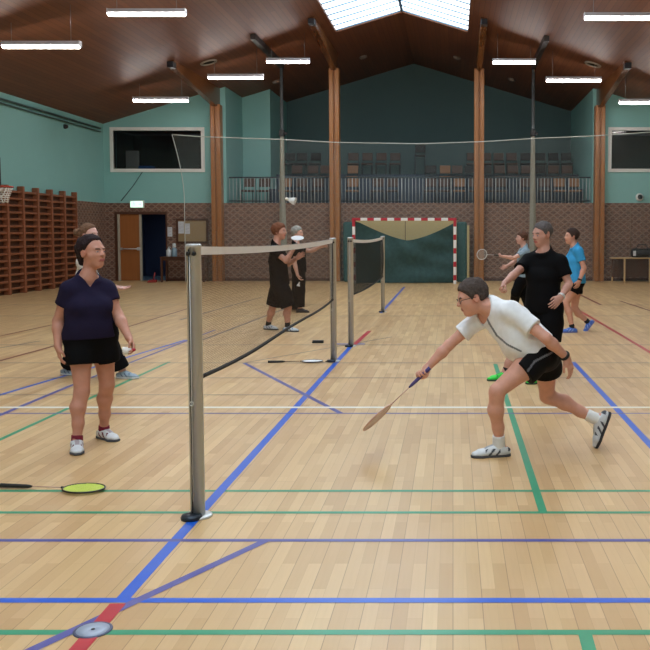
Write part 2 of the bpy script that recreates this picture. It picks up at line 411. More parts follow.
struct(w.build('wall_corridor', M_NAVYWALL)); struct(MB().box(DX0-.4, DX1+.7, YB+.3, 33.6, -.1, 0).build('floor_corridor', mat('corridor_lino', (92, 122, 150), .4)))
t = thing('corridor_fill_light', 'added unseen fill light brightening the dark blue corridor beyond the doorway', 'ceiling light', (-10.2, 32, 2.39))  # added light, hidden from view, so the navy corridor doesn't render black
MB().box(-10.9, -9.6, 31.9, 32.1, 2.36, 2.40, .01).build('housing', M_WHITE, t, (-10.2, 32, 2.39)); MB().box(-10.85, -9.65, 31.92, 32.08, 2.345, 2.3595).build('tube', emit('corridor_fill_glow', (255, 250, 244), 2.0), t, (-10.2, 32, 2.39))
# skirting, pipes, columns, braces
struct(MB().box(DX1+.05, XR, YB-.02, YB, 0, .09).build('baseboard_back', M_DARKWOOD))
struct(MB().box(XL, XL+.02, YF, YB, 0, .09).build('baseboard_left', M_DARKWOOD))
M_PIPE = mat('pipe_paint', (72, 96, 96), .5)
for i, (dz, r) in enumerate(((5.06, .03), (4.95, .022))):
    struct(MB().tube([(XL+.07, YF+1, dz), (XL+.07, YB-.4, dz)], r, 8).build('trim_%d' % (i+2), M_PIPE))
for n, x in enumerate((-7.86, -3.93, .865, 4.87)):
    zt = ceil_z(x); c = MB(); y0 = YB-.36
    c.box(x-.165, x-.025, y0, YB-.01, 0, zt-.55, .012); c.box(x+.025, x+.165, y0, YB-.01, 0, zt-.55, .012); c.box(x-.03, x+.03, y0+.08, YB-.02, 0, zt-.55)
    struct(c.build('column', M_GLULAM))
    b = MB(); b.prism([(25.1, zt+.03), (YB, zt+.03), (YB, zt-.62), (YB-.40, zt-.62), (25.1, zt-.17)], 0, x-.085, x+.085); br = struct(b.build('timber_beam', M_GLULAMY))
    struct(MB().box(x-.088, x+.088, 25.02, 25.3, zt-.19, zt-.03, .01).build('end_plate', M_DARKMETAL, br))
# ceiling vents
M_VENTRING = mat('vent_ring', (170, 160, 148), .5); M_VENTDARK = mat('vent_cavity', (20, 17, 15), .8)
def ceil_point(u, v):
    d = ray(u, v); s = 1 if u > 408 else -1
    for sg in (-1, 1):                       # z = 8.3 - .3*sg*(x-XC)
        t = (8.3-EYE+.3*sg*XC)/(d[2]+.3*sg*d[0]); p = np.array([0, 0, EYE])+d*t
        if sg*(p[0]-XC) >= 0 and t > 0: return p, unit((-.3*sg, 0, -1))
    return p, unit((0, 0, -1))
for k, (u, v, R, lab) in enumerate(((208.5, 62, .22, 'round dark vent in the left ceiling slope'), (593, 64, .22, 'round dark vent in the right ceiling slope'))):
    p, nrm = ceil_point(u, v); t = thing('ceiling_vent', lab, 'vent', p, 0, 'round ceiling vents')
    a = unit(np.cross(nrm, (0, 1, 0))); bb = np.cross(nrm, a)
    MB().ring(p+nrm*.01, R, a, bb, .035, 32, 6).build('ring', M_VENTRING, t, p)
    MB().lathe(p-nrm*.005, nrm, [(R-.02, 0), (R-.02, .012)], 32).build('cavity', M_VENTDARK, t, p)
for u, v, lab in ((363, 56.5, 'small round ceiling fitting left of the ridge, behind the skylight'), (457, 57, 'small round ceiling fitting right of the ridge, behind the skylight'),
             (512, 79, 'small round ceiling fitting close to the right side of the gallery roof'), (276, 81, 'small round ceiling fitting close to the left side of the gallery roof')):
    p, nrm = ceil_point(u, v)
    tag(MB().lathe(p-nrm*.01, nrm, [(.14, 0), (.14, .04), (.10, .09), (.06, .10)], 24).build('ceiling_speaker', mat('speaker_grey', (120, 104, 96), .6), None, p), lab, 'ceiling fitting', 'small round ceiling fittings')
# ------------------------------------------------------------------ hanging lights
M_TUBE = emit('lamp_tube', (255, 250, 246), 16.0); M_LAMPBODY = mat('lamp_housing', (196, 194, 200), .45, vary=.02)
def make_lamp(sg):
    t = thing('ceiling_light', '', 'ceiling light'); L = .8; H = .66
    b = MB(); V = [(-.07, .0), (-.05, .07), (.05, .07), (.07, .0), (.06, -.012), (-.06, -.012)]
    b.prism(V, 0, -L, L); b.box(-L-.012, -L, -.075, .075, -.05, .075); b.box(L, L+.012, -.075, .075, -.05, .075)
    b.build('housing', M_LAMPBODY, t)
    MB().tube([(-L+.01, 0, -.035), (L-.01, 0, -.035)], .045, 10).build('tube', M_TUBE, t)
    for x in (-.62, .62): MB().tube([(x, 0, .07), (x, 0, H - .3*sg*x - .02)], .006, 6).build('suspension_rod', M_GREY, t)
    return t
protos = {1: make_lamp(1), -1: make_lamp(-1)}; used = set()
rows = [(26.4, 'in the far row'), (18.8, 'in the second row'), (11.2, 'above the near net'), (3.6, 'in the row overhead'), (-4.0, 'in the rearmost row')]
cols = [(7.03, 'nearest the {} wall'), (4.82, 'mid {} slope'), (3.28, '{} of the skylight')]
for y, rn in rows:
    for off, cn in cols:
        for sg in (-1, 1):
            o = protos[sg] if sg not in used else copy_tree(protos[sg]); used.add(sg)
            x = XC + sg*off + (0 if sg < 0 else (.27 if off > 4 and off < 6 else (.2 if off > 6 else .06))); o.location = (x, y, ceil_z(x)-.66); o.scale = (.78 if off < 4 else 1.0, 1, 1)
            o['label'] = 'hanging strip light ' + cn.format('left' if sg < 0 else 'right') + ' ' + rn; o['group'] = 'hanging strip lights'
# ------------------------------------------------------------------ gallery railing and seats
M_RAIL = mat('rail_paint', (204, 210, 208), .4, .3); M_HANDRAIL = mat('handrail_steel', (70, 82, 88), .4, .5)
for x0, x1, lab in ((XO0+.05, -4.17, 'left section of the gallery railing, left of the tall timber post'), (-3.77, .67, 'middle section of the gallery railing above the handball goal'), (1.07, XO1-.05, 'right section of the gallery railing behind the players')):
    yr = YB+.14; t = thing('gallery_railing', lab, 'railing', ((x0+x1)/2, yr, ZB), 0, 'gallery railing sections'); o0 = ((x0+x1)/2, yr, ZB)
    MB().tube([(x0, yr, ZB+.86), (x1, yr, ZB+.86)], .026, 8).build('handrail', M_HANDRAIL, t, o0)
    MB().tube([(x0, yr, ZB+.07), (x1, yr, ZB+.07)], .018, 8).build('bottom_rail', M_HANDRAIL, t, o0)
    n = int((x1-x0)/.118); first = None
    me = None
    for i in range(n+1):
        x = x0+.02 + (x1-x0-.04)*i/n; wide = .015 if i % 7 == 3 else .0085
        MB().tube([(x, yr, ZB), (x, yr, ZB+.86)], wide, 6).build('baluster', M_RAIL, t, o0)
M_SEATBACK = [mat('brown_upholstery', (92, 70, 62), .85), mat('tan_upholstery', (150, 108, 78), .85), mat('black_upholstery', (52, 48, 50), .85)]
def make_chair(m, tall=1.0):
    t = thing('gallery_chair', '', 'chair'); z = .45*tall
    b = MB(); b.box(-.21, .21, -.2, .2, z-.03, z+.03, .02); b.build('seat', m, t)
    b = MB(); ca, sa = math.cos(.14), math.sin(.14)
    b.obox((0, .235, z+.30), [(1, 0, 0), (0, ca, -sa), (0, sa, ca)], (.2, .022, .15), .02); b.build('backrest', m, t)
    for sx in (-.19, .19): 
        MB().tube([(sx, -.18, 0), (sx, -.17, z-.03)], .012, 6).build('leg', M_DARKMETAL, t)
        MB().tube([(sx, .2, 0), (sx, .18, z-.02), (sx, .25, z+.38)], .012, 6).build('leg', M_DARKMETAL, t)
    return t
seatp = [make_chair(m) for m in M_SEATBACK]; highp = make_chair(M_SEATBACK[2], 1.75); seat_used = set()
rowdef = {'front': (31.05, ZB), 'mid': (32.75, 3.2), 'top': (34.3, 3.8)}
seats = [('front', u, 0) for u in (248, 263, 300, 317, 377, 392, 430, 444, 474, 488, 501, 527, 545)] + [('front', u, 1) for u in (285, 352, 459, 560, 575)] + \
        [('mid', u, 0) for u in (296, 312, 325, 457, 500, 513, 527, 554, 568)] + [('mid', u, 1) for u in (352, 445)] + [('mid', u, 2) for u in (431, 470, 486, 541)] + \
        [('top', u, 0) for u in (353, 367, 381, 395, 472, 486, 499, 512)] + [('top', u, 2) for u in (289, 301, 315, 526, 541, 554, 567)]
rw = {'front': 'in the front gallery row behind the railing', 'mid': 'on the second gallery step', 'top': 'on the top gallery step'}
cn_ = ['brown', 'tan', 'black']
counts = {}
for r, u, k in sorted(seats, key=lambda s: (s[0], s[1])):
    counts[r] = counts.get(r, 0)+1
    o = seatp[k] if k not in seat_used else copy_tree(seatp[k]); seat_used.add(k)
    y, z = rowdef[r]; p = at(u, 170, y); o.location = (p[0], y, z); o.rotation_euler = (0, 0, random.uniform(-.04, .04))
    o['group'] = 'chairs on the gallery'
    o['label'] = cn_[k]+' upholstered chair, number %d from the left %s' % (counts[r], rw[r])
hp = at(420, 150, 34.6); highp.location = (hp[0], 34.6, 3.8); tag(highp, 'tall black chair standing alone above the goal on the top gallery step', 'chair')
# ------------------------------------------------------------------ ball-stop net and its two poles
def net_material(name, thread, cell, frac, rough=.8, axes=(0, 2)):
    k = NB(name); vec, x, y, z = k.coords(); xs = (x, y, z)
    L = [k.math('LESS_THAN', k.math('FRACT', k.math('DIVIDE', xs[a], cell)), frac) for a in axes]
    k.l.new(k.math('MAXIMUM', L[0], L[1]), k.b.inputs['Alpha']); k.b.inputs['Base Color'].default_value = lin(thread); k.b.inputs['Roughness'].default_value = rough
    k.b.inputs['Specular IOR Level'].default_value = .2
    return k.m
M_ROPE = mat('pale_rope', (196, 200, 192), .8); M_BALLNET = net_material('ball_net_mesh', (176, 190, 188), .03, .034)
YN = 28.95
M_BUNDLE = mat('gathered_netting', (142, 138, 124), .9, vary=.14, scale=40, bump=.4)
pole_tops = []
for u, lab, side in ((282, 'tall grey pole with gathered net in front of the left gallery', 'left'), (533, 'tall grey pole with gathered net in front of the right gallery', 'right')):
    x = at(u, 140, YN)[0]; zt = ceil_z(x); o0 = (x, YN, 0); t = thing('net_pole', lab, 'pole', o0, 0, 'ball net poles')
    MB().tube([(x, YN, .02), (x, YN, zt-.15)], .052, 12).build('pole', mat('pole_grey', (88, 92, 92), .45, .4), t, o0)
    b = MB(); prof = [(4.74, .064), (4.3, .068), (3.4, .08), (2.4, .095), (1.3, .115), (.5, .125), (.03, .11)]; nn = 18
    for i, (z, r) in enumerate(prof):
        for k in range(nn):
            th = 2*math.pi*k/nn; rr = r*(1+.12*math.sin(5*th+z*1.3)); b.v.append((x+rr*math.cos(th), YN+rr*math.sin(th), z))
    for i in range(len(prof)-1):
        for k in range(nn): b.f.append((i*nn+k, i*nn+(k+1) % nn, (i+1)*nn+(k+1) % nn, (i+1)*nn+k)); b.sm.append(True)
    b.f.append(tuple(range(nn))); b.sm.append(False)
    b.build('gathered_net', M_BUNDLE, t, o0)
    MB().box(x-.085, x+.085, YN-.09, YN+.09, 4.72, 4.94, .02).box(x+.08, x+.16, YN-.03, YN+.03, 4.78, 4.86).build('clamp', M_BLACK, t, o0)
    MB().lathe((x, YN, 0), (0, 0, 1), [(.2, 0), (.2, .015), (.09, .03)], 20).build('base_plate', M_DARKMETAL, t, o0)
    rl = MB(); rl.prism([(24.9, zt-.0), (YN+.15, zt-.0), (YN+.15, zt-.2), (24.9, zt-.16)], 0, x-.07, x+.07)
    tag(rl.build('ceiling_rail', mat('rail_dark', (62, 54, 52), .5, .3), None, (x, 27, zt)), 'dark ceiling rail running back to the %s net pole' % side, 'rail', 'ceiling rails')
    pole_tops.append(x)
YP = YN; YN = YP-.26
bp = [at(172, 134.5, YN), at(225, 136, YN), (pole_tops[0], YN, 4.82)]
RU, RV = (172, 200, 281, 335, 420, 484, 535, 596, 680), (134.5, 136.6, 139.4, 142.4, 143.8, 141.6, 138.4, 135.8, 130)
RP = [at(u, v, YN) for u, v in zip(RU, RV)]
def rope_z(x): return float(np.interp(x, [p[0] for p in RP], [p[2] for p in RP]))
xl, xr = at(172, 134.5, YN)[0], 7.9
t = thing('ball_stop_net', 'wide transparent ball net hanging from a pale rope behind the goal end', 'net', (0, YN, 0))
MB().tube([(xl+(xr-xl)*i/60, YN, rope_z(xl+(xr-xl)*i/60)) for i in range(61)], .014, 6).build('top_rope', M_ROPE, t, (0, YN, 0))
def edge_x(s): return xl + .36*math.sin(min(1, s*2.2)*math.pi/2)   # the free edge swings inwards below the corner
def netpt(a, b):
    x = xl+(xr-xl)*a; zt = rope_z(x); z = zt*(1-b)+.03*b
    x += (edge_x(b)-xl)*(1-a)**6
    return (x, YN+.03*math.sin(x*2.1)*b, z)
MB().grid(netpt, 70, 16).build('netting', M_BALLNET, t, (0, YN, 0))
MB().tube([(edge_x(i/24), YN+.03*math.sin(xl*2.1)*i/24, rope_z(xl)*(1-i/24)+.03*i/24) for i in range(25)], .011, 6).build('edge_rope', M_ROPE, t, (0, YN, 0))
# ------------------------------------------------------------------ handball goal and mat behind it
def banded(name, axis, period, phase, frac=.5, edge=9.0):
    k = NB(name); vec, *xs = k.coords(); f = k.math('FRACT', k.math('ADD', k.math('DIVIDE', xs[axis], period), phase))
    k.l.new(k.mix(k.math('MULTIPLY', k.math('LESS_THAN', f, frac), k.math('LESS_THAN', k.math('ABSOLUTE', xs[axis]), edge)), lin((178, 30, 48)), lin((232, 228, 224))), k.b.inputs['Base Color']); k.b.inputs['Roughness'].default_value = .4; return k.m
GY, GX0, GX1, GH = 28.2, -3.14, .06, 2.09
GC = (GX0+GX1)/2; o0 = (GC, GY, 0)
t = thing('handball_goal', 'red and white banded handball goal with sagging dark green net', 'goal', o0)
for x in (GX0, GX1): MB().box(x-.045, x+.045, GY-.045, GY+.045, 0, GH-.09, .006).build('post', banded('goal_post_paint_%d' % (x > -1), 2, .425, .33, .6, 1.86), t, o0)
MB().box(GX0-.05, GX1+.05, GY-.046, GY+.046, GH-.09, GH, .006).build('crossbar', banded('crossbar_paint', 0, .425, .25, .5, 1.40), t, o0)
b = MB()
for x in (GX0+.02, GX1-.02): b.tube([(x, GY+.04, GH-.06), (x, GY+.3, GH-.1), (x, GY+.42, .03), (x, GY+.04, .03)], .02, 8)
b.tube([(GX0+.02, GY+.42, .03), (GX1-.02, GY+.42, .03)], .02, 8); b.build('net_frame', M_GREY, t, o0)
M_GOALNET = mat('dark_green_net', (52, 80, 80), .9, vary=.18, scale=9, bump=.5)
def drape(a, b_):
    x = GX0+.05+(GX1-GX0-.1)*a; c = abs(2*a-1.06)
    sag = 1.38+.62*min(1, c**1.5*.95) if a > .5 else 1.38+.58*min(1, c**1.35)
    z = sag*(1-b_)+.02*b_; y = GY+.06+.2*b_+.035*math.sin(8*b_+5*a)+.02*math.sin(26*a*(1-b_)+3*b_)
    return (x, y, z)
dn = MB().grid(drape, 48, 26).build('goal_net', M_GOALNET, t, o0)
MX0, MX1, MY = -3.62, .48, 29.35
o0 = ((MX0+MX1)/2, MY, 0); t = thing('crash_mat', 'large beige crash mat with green ends leaning upright behind the goal', 'gym mat', o0)
M_BEIGE = mat('beige_canvas', (192, 172, 122), .8); M_GREENVINYL = mat('green_vinyl', (36, 82, 80), .6)
MB().box(MX0+.42, MX1-.36, MY, MY+.35, .03, 2.06, .03).build('front_panel', M_BEIGE, t, o0)
MB().box(MX0, MX0+.42, MY-.02, MY+.37, .0, 1.98, .05).build('end_cover', M_GREENVINYL, t, o0)
MB().box(MX1-.36, MX1-.02, MY-.02, MY+.37, .0, 1.98, .05).build('end_cover', M_GREENVINYL, t, o0)
MB().box(MX1-.02, MX1+.06, MY, MY+.34, .0, 1.86, .01).build('edge_strip', M_BEIGE, t, o0)
MB().box((MX0+MX1)/2-.01, (MX0+MX1)/2+.01, MY-.012, MY, .1, 2.0).build('seam', M_DARKWOOD, t, o0)
# ------------------------------------------------------------------ wall bars and basketball hoop on the left wall
def make_bars():
    t = thing('wall_bars', '', 'wall bars')
    for y in (0.0, .80): MB().box(0, .165, y, y+.045, 0, 2.86, .006).build('upright', M_BARWOOD, t)
    for i in range(15): z = .12+i*.182; MB().box(.085, .14, .045, .80, z, z+.062, .015).build('rung', M_BARWOOD, t)
    MB().box(.0, .02, .045, .80, .1, 2.72).build('back_board', M_DARKWOOD, t)
    return t
wb = make_bars(); base = 27.38-.845
ordn = ['nearest the back wall corner', 'second from the back wall corner', 'third from the back wall corner', 'fourth from the back wall corner', 'fifth from the back wall corner', 'below the basketball hoop', 'just past the basketball hoop']
for i in range(7):
    o = wb if i == 0 else copy_tree(wb); o.location = (XL+.021, base-.85*i, 0); o['label'] = 'brown wooden wall bars, bay '+ordn[i]; o['group'] = 'wall bars on the left wall'
o0 = (XL, 21.3, 2.7); t = thing('basketball_hoop', 'wall basketball hoop with white backboard and red ring at the left edge', 'basketball hoop', o0)
MB().box(-11.28, -11.24, 20.5, 22.17, 2.82, 3.44).build('backboard', M_WHITE, t, o0)
b = MB()
for a in ((20.46, 20.5, 2.78, 3.48), (22.17, 22.21, 2.78, 3.48)): b.box(-11.29, -11.225, a[0], a[1], a[2], a[3])
for a in ((20.5, 22.17, 2.78, 2.82), (20.5, 22.17, 3.44, 3.48)): b.box(-11.29, -11.225, a[0], a[1], a[2], a[3])
b.build('backboard_edge', M_BLACK, t, o0)
M_RIM = mat('rim_orange_red', (168, 62, 44), .45)
MB().ring((-10.73, 21.3, 2.71), .225, (1, 0, 0), (0, 1, 0), .02, 32, 8).box(-11.24, -10.94, 21.22, 21.38, 2.66, 2.73).box(-11.24, -11.22, 21.2, 21.4, 2.6, 2.86).build('rim', M_RIM, t, o0)
M_HOOPNET = net_material('hoop_net_mesh', (226, 222, 214), .05, .3, axes=(1, 2))
MB().lathe((-10.73, 21.3, 2.33), (0, 0, 1), [(.12, 0), (.14, .12), (.19, .26), (.222, .37)], 24).build('hoop_net', M_HOOPNET, t, o0)
b = MB()
for y in (20.8, 21.8): b.tube([(XL, y, 3.3), (-11.29, y, 3.3)], .025, 8).tube([(XL, y, 2.98), (-11.29, y, 3.1)], .025, 8)
b.build('bracket', M_GREY, t, o0)
# ------------------------------------------------------------------ things on and by the back wall
def wall_box(u0, u1, v0, v1, y0=YB-.035, y1=YB): a, b = at(u0, v0, y0), at(u1, v1, y0); return a[0], b[0], y0, y1, b[2], a[2]
xa, xb, _, _, za, zb = wall_box(130, 144, 200.5, 208, YB-.06)
o0 = ((xa+xb)/2, YB-.06, (za+zb)/2); t = thing('exit_sign', 'glowing pale green emergency exit sign above the doorway', 'exit sign', o0)
MB().box(xa, xb, YB-.09, YB-.002, za, zb, .01).build('case', M_WHITE, t, o0)
MB().box(xa+.025, xb-.025, YB-.094, YB-.0885, za+.025, zb-.025).build('lit_panel', emit('exit_panel', (190, 246, 210), .55), t, o0)
M_EXITG = emit('exit_green', (20, 150, 90), .5); px = MB(); cx = xa+.15; zc = (za+zb)/2; yy = YB-.095
def flat(pts): px.add([(cx+p, yy-.001, zc+q) for p, q in pts], [tuple(range(len(pts)))])
flat([(-.012+.02*math.cos(i*.785), .062+.02*math.sin(i*.785)) for i in range(8)][::-1])
for q in ([(-.03, .035), (.0, .04), (.015, -.015), (-.012, -.018)], [(.0, .04), (.05, .015), (.045, .005), (.0, .022)], [(-.03, .035), (-.06, .005), (-.052, -.003), (-.022, .02)], [(-.01, -.015), (.012, -.015), (.045, -.055), (.03, -.066)], [(-.012, -.015), (.008, -.018), (-.03, -.05), (-.07, -.055), (-.068, -.04), (-.035, -.036)]): flat(q)
for q in ([(.12, .012), (.2, .012), (.2, -.012), (.12, -.012)], [(.19, .04), (.245, .0), (.19, -.04)]): flat(q)
px.build('running_figure', M_EXITG, t, o0)
xa, xb, _, _, za, zb = wall_box(176, 208.5, 218.5, 243.5)
o0 = ((xa+xb)/2, YB, (za+zb)/2); t = thing('notice_board', 'cork notice board in a brown frame on the brick wall', 'notice board', o0)
f = .07; b = MB(); b.box(xa, xb, YB-.05, YB, za, za+f).box(xa, xb, YB-.05, YB, zb-f, zb).box(xa, xa+f, YB-.05, YB, za+f, zb-f).box(xb-f, xb, YB-.05, YB, za+f, zb-f); b.build('frame', M_DARKWOOD, t, o0)
MB().box(xa+f, xb-f, YB-.03, YB, za+f, zb-f).build('cork', mat('cork', (158, 134, 98), .9, vary=.12, scale=60), t, o0)
M_PAPER = mat('paper', (206, 208, 212), .8, vary=.03); M_PRINT = mat('grey_print', (128, 130, 140), .8)
def paper(u0, u1, v0, v1, lab, y=YB-.033):
    a = wall_box(u0, u1, v0, v1, y); c = ((a[0]+a[1])/2, y, (a[4]+a[5])/2); p = thing('notice_sheet', lab, 'paper', c, 0, 'notices by the doorway')
    MB().box(a[0], a[1], y, y+.003, a[4], a[5]).build('sheet', M_PAPER, p, c); b = MB(); n = 7; hh = (a[5]-a[4])
    for i in range(n): zz = a[5]-hh*(.12+.11*i); b.box(a[0]+.03, a[1]-.03-.06*(i % 3), y-.001, y, zz-.006, zz)
    b.build('print', M_PRINT, p, c)
paper(177.5, 184, 221.5, 233.5, 'left white sheet pinned to the cork notice board'); paper(184.5, 190, 223.5, 234, 'right white sheet pinned to the cork notice board')
paper(167.5, 172.3, 227, 236.5, 'small white sheet on the brick left of the notice board', YB-.004)
ty = 29.45; xa, xb = at(162.5, 256, ty)[0], at(207, 256, ty)[0]; zt = at(170, 256.5, ty)[2]
o0 = ((xa+xb)/2, ty, 0); t = thing('side_table', 'dark wooden table with bottles under the notice board', 'table', o0)
MB().box(xa, xb, ty-.3, ty+.3, zt-.04, zt, .01).build('tabletop', M_DARKWOOD, t, o0)
MB().box(xa+.05, xb-.05, ty-.26, ty+.26, zt-.13, zt-.04).build('apron', M_DARKWOOD, t, o0)
for x in (xa+.05, xb-.05):
    for y in (ty-.25, ty+.25): MB().box(x-.03, x+.03, y-.03, y+.03, 0, zt-.04).build('leg', M_DARKWOOD, t, o0)
M_BOTTLE = mat('white_plastic', (206, 212, 214), .35, vary=.02); M_BLUEBOT = mat('pale_blue_plastic', (128, 152, 166), .3)
p = at(168.8, 256, ty-.1); p[2] = zt; t = thing('soap_dispenser', 'squat white dispenser bottle at the left end of the dark table', 'bottle', p)
MB().lathe(p, (0, 0, 1), [(.075, 0), (.08, .03), (.08, .2), (.05, .235), (.03, .25)], 20).build('bottle_body', M_BOTTLE, t, p)
MB().lathe(p+np.array([0, 0, .25]), (0, 0, 1), [(.03, 0), (.03, .03), (.012, .035), (.012, .07)], 14).tube([p+np.array([0, 0, .315]), p+np.array([.07, 0, .31])], .01, 8).build('pump', M_BOTTLE, t, p)
p = at(174.3, 256, ty-.1); p[2] = zt; t = thing('spray_bottle', 'tall pale blue bottle with white cap on the dark table', 'bottle', p)
MB().lathe(p, (0, 0, 1), [(.085, 0), (.09, .03), (.09, .25), (.05, .3)], 20).build('bottle_body', M_BLUEBOT, t, p)
MB().lathe(p+np.array([0, 0, .295]), (0, 0, 1), [(.055, 0), (.06, .04), (.055, .13), (.03, .14)], 16).build('cap', M_BOTTLE, t, p)
p = gp(164.5, 280.5); p = np.array([p[0], 29.0, 0]); t = thing('dustpan', 'small red dustpan standing on the floor beside the dark table', 'dustpan', p); M_REDP = mat('red_plastic', (150, 46, 40), .5)
MB().add([p+np.array(q) for q in ((-.14, -.1, .005), (.14, -.1, .005), (.12, .1, .005), (-.12, .1, .005), (-.14, -.1, .02), (.14, -.1, .02), (.12, .1, .09), (-.12, .1, .09))], [(0, 1, 2, 3), (7, 6, 5, 4), (0, 4, 5, 1), (1, 5, 6, 2), (2, 6, 7, 3), (3, 7, 4, 0)]).build('pan', M_REDP, t, p)
MB().tube([p+np.array([0, .09, .06]), p+np.array([.05, .12, .32])], .018, 8).build('handle', M_REDP, t, p)
# right-hand table and bag
ty = 29.2; xa, xb = at(611, 258, ty)[0], at(668, 258, ty)[0]; zt = at(640, 257.5, ty)[2]
o0 = ((xa+xb)/2, ty, 0); t = thing('work_table', 'pale wooden table with slim legs by the right brick wall', 'table', o0)
MB().box(xa, xb, ty-.3, ty+.32, zt-.035, zt, .008).build('tabletop', M_LIGHTWOOD, t, o0)
MB().box(xa+.06, xb-.06, ty+.22, ty+.25, .16, zt-.04).build('back_panel', M_DARKWOOD, t, o0)
for u, yy in ((613.5, ty+.25), (623, ty-.26), (648, ty-.26), (665, ty-.26)): x = at(u, 270, ty)[0]; MB().box(x-.025, x+.025, yy-.025, yy+.025, 0, zt-.03).build('leg', M_LIGHTWOOD, t, o0)
x0_, x1_ = at(631, 250, ty)[0], at(653, 250, ty)[0]; cx = (x0_+x1_)/2; o0 = (cx, ty, zt); t = thing('sports_bag', 'black sports bag lying on the pale wooden table', 'bag', o0)
b = MB(); prof = [(.0, .0), (.02, .1), (.06, .15), (.2, .17), (.5, .175), (.8, .17), (.94, .15), (.98, .1), (1, .0)]
V = [(x0_+(x1_-x0_)*a, ty+r*1.0*math.cos(th), zt+max(.0, .14+r*.9*math.sin(th)*(1+.1*math.sin(9*a)))) for a, r in prof for th in [2*math.pi*k/16 for k in range(16)]]
b.add(V, [(i*16+k, i*16+(k+1) % 16, (i+1)*16+(k+1) % 16, (i+1)*16+k) for i in range(len(prof)-1) for k in range(16)], True); b.build('bag_body', mat('bag_black', (26, 26, 30), .7), t, o0)
MB().tube([(cx-.2, ty, zt+.28), (cx-.12, ty, zt+.42), (cx+.12, ty, zt+.42), (cx+.2, ty, zt+.28)], .014, 8).build('handle', M_BLACK, t, o0)
x = at(634.5, 253, ty-.16)[0]; MB().box(x-.045, x+.045, ty-.19, ty-.165, zt+.06, zt+.22, .006).build('pocket_label', M_PAPER, t, o0)
p = at(640, 197, YB-.1); t = thing('security_camera', 'white dome security camera with dark lens on the right teal wall', 'camera', p)
MB().lathe((p[0], YB, p[2]), (0, -1, 0), [(.13, 0), (.13, .05), (.12, .09), (.09, .12)], 24).build('housing', M_WHITE, t, p)
MB().lathe((p[0], YB-.11, p[2]), (0, -1, 0), [(.085, 0), (.08, .03), (.05, .06), (.01, .075)], 20).build('lens_dome', M_BLACK, t, p)
M_CABLE = mat('cable_beige', (138, 112, 90), .6)
for u, nm, lab in ((630.5, 'power_cable', 'thin brown cable running down the right brick wall'), (643, 'signal_cable', 'second thin brown cable on the right brick wall below the camera')):
    a, b2 = at(u, 205, YB-.012), at(u, 256, YB-.012); tag(MB().tube([a, b2], .012, 6).build(nm, M_CABLE, None, b2), lab, 'cable')
a, m_, b2 = at(143, 171, YB-.012), at(133, 186, YB-.012), at(121, 201, YB-.012); tag(MB().tube([a, m_, b2], .014, 6).build('window_cable', mat('cable_dark', (60, 80, 80), .6), None, b2), 'dark cable slanting down the teal wall from the left window', 'cable')
p = at(70.5, 126.5, 27.0); p[0] = XL+.1; tag(MB().lathe(p-np.array([.1, 0, 0]), (1, 0, 0), [(.07, 0), (.07, .05), (.05, .1), (.02, .12)], 16).build('alarm_sensor', M_DARKMETAL, None, p), 'small dark sensor under the pipes on the left teal wall', 'sensor')
# ------------------------------------------------------------------ badminton posts and nets
def net_post(x, y, lab, first=False, grp='badminton net posts'):
    o0 = np.array([x, y, 0]); t = thing('badminton_post', lab, 'net post', o0, 0, grp); H = 1.55
    MB().lathe(o0, (0, 0, 1), [(.0405, .012), (.0405, H-.02), (.0425, H-.02), (.0425, H-.004), (.036, H)], 32).build('tube', M_STEEL, t, o0)
    MB().box(x-.02, x-.014, y-.044, y-.036, .03, H-.03).build('groove', M_DARKMETAL, t, o0)
    MB().lathe(o0, (0, 0, 1), [(.082, 0), (.082, .008), (.076, .013), (.045, .014)], 32).build('base_plate', M_STEEL, t, o0)
    c = o0+np.array([-.022, -.05, 0]); b = MB()
    b.lathe(c, (0, 0, 1), [(.058, 0.001), (.06, .014), (.053, .026), (.02, .031)], 28); b.build('foot_weight', mat('cast_iron', (52, 60, 70), .35, .6), t, o0)
    for dx in (-.018, .014): MB().lathe(o0+np.array([dx, -.036, H-.055]), (0, -1, 0), [(.012, 0), (.013, .012), (.009, .02)], 14).build('pulley', M_BLACK, t, o0)
    MB().ring(o0+np.array([-.012, -.046, .655]), .011, (1, 0, 0), (0, 0, 1), .0025, 20, 6).build('cord_ring', M_WHITE, t, o0)
    MB().tube([o0+np.array([-.012, -.043, H-.06]), o0+np.array([-.012, -.044, .1])], .0022, 6).build('net_cord', M_WHITE, t, o0)
    return t
P1, P2, P3, P4 = (-1.452, 4.985), (-1.50, 11.12), (-1.452, 12.6), (-1.43, 18.1)
net_post(*P1, 'nearest shiny aluminium net post, full height in the foreground'); net_post(*P2, 'second aluminium net post, at the far end of the near net')
net_post(*P3, 'third net post, holding the near end of the dark net before the goal'); net_post(*P4, 'farthest slim net post, at the far end of the dark net')
M_NETTAPE = mat('white_net_tape', (240, 238, 236), .7, vary=.02); M_NETBLACK = mat('black_net_tape', (24, 22, 24), .8)
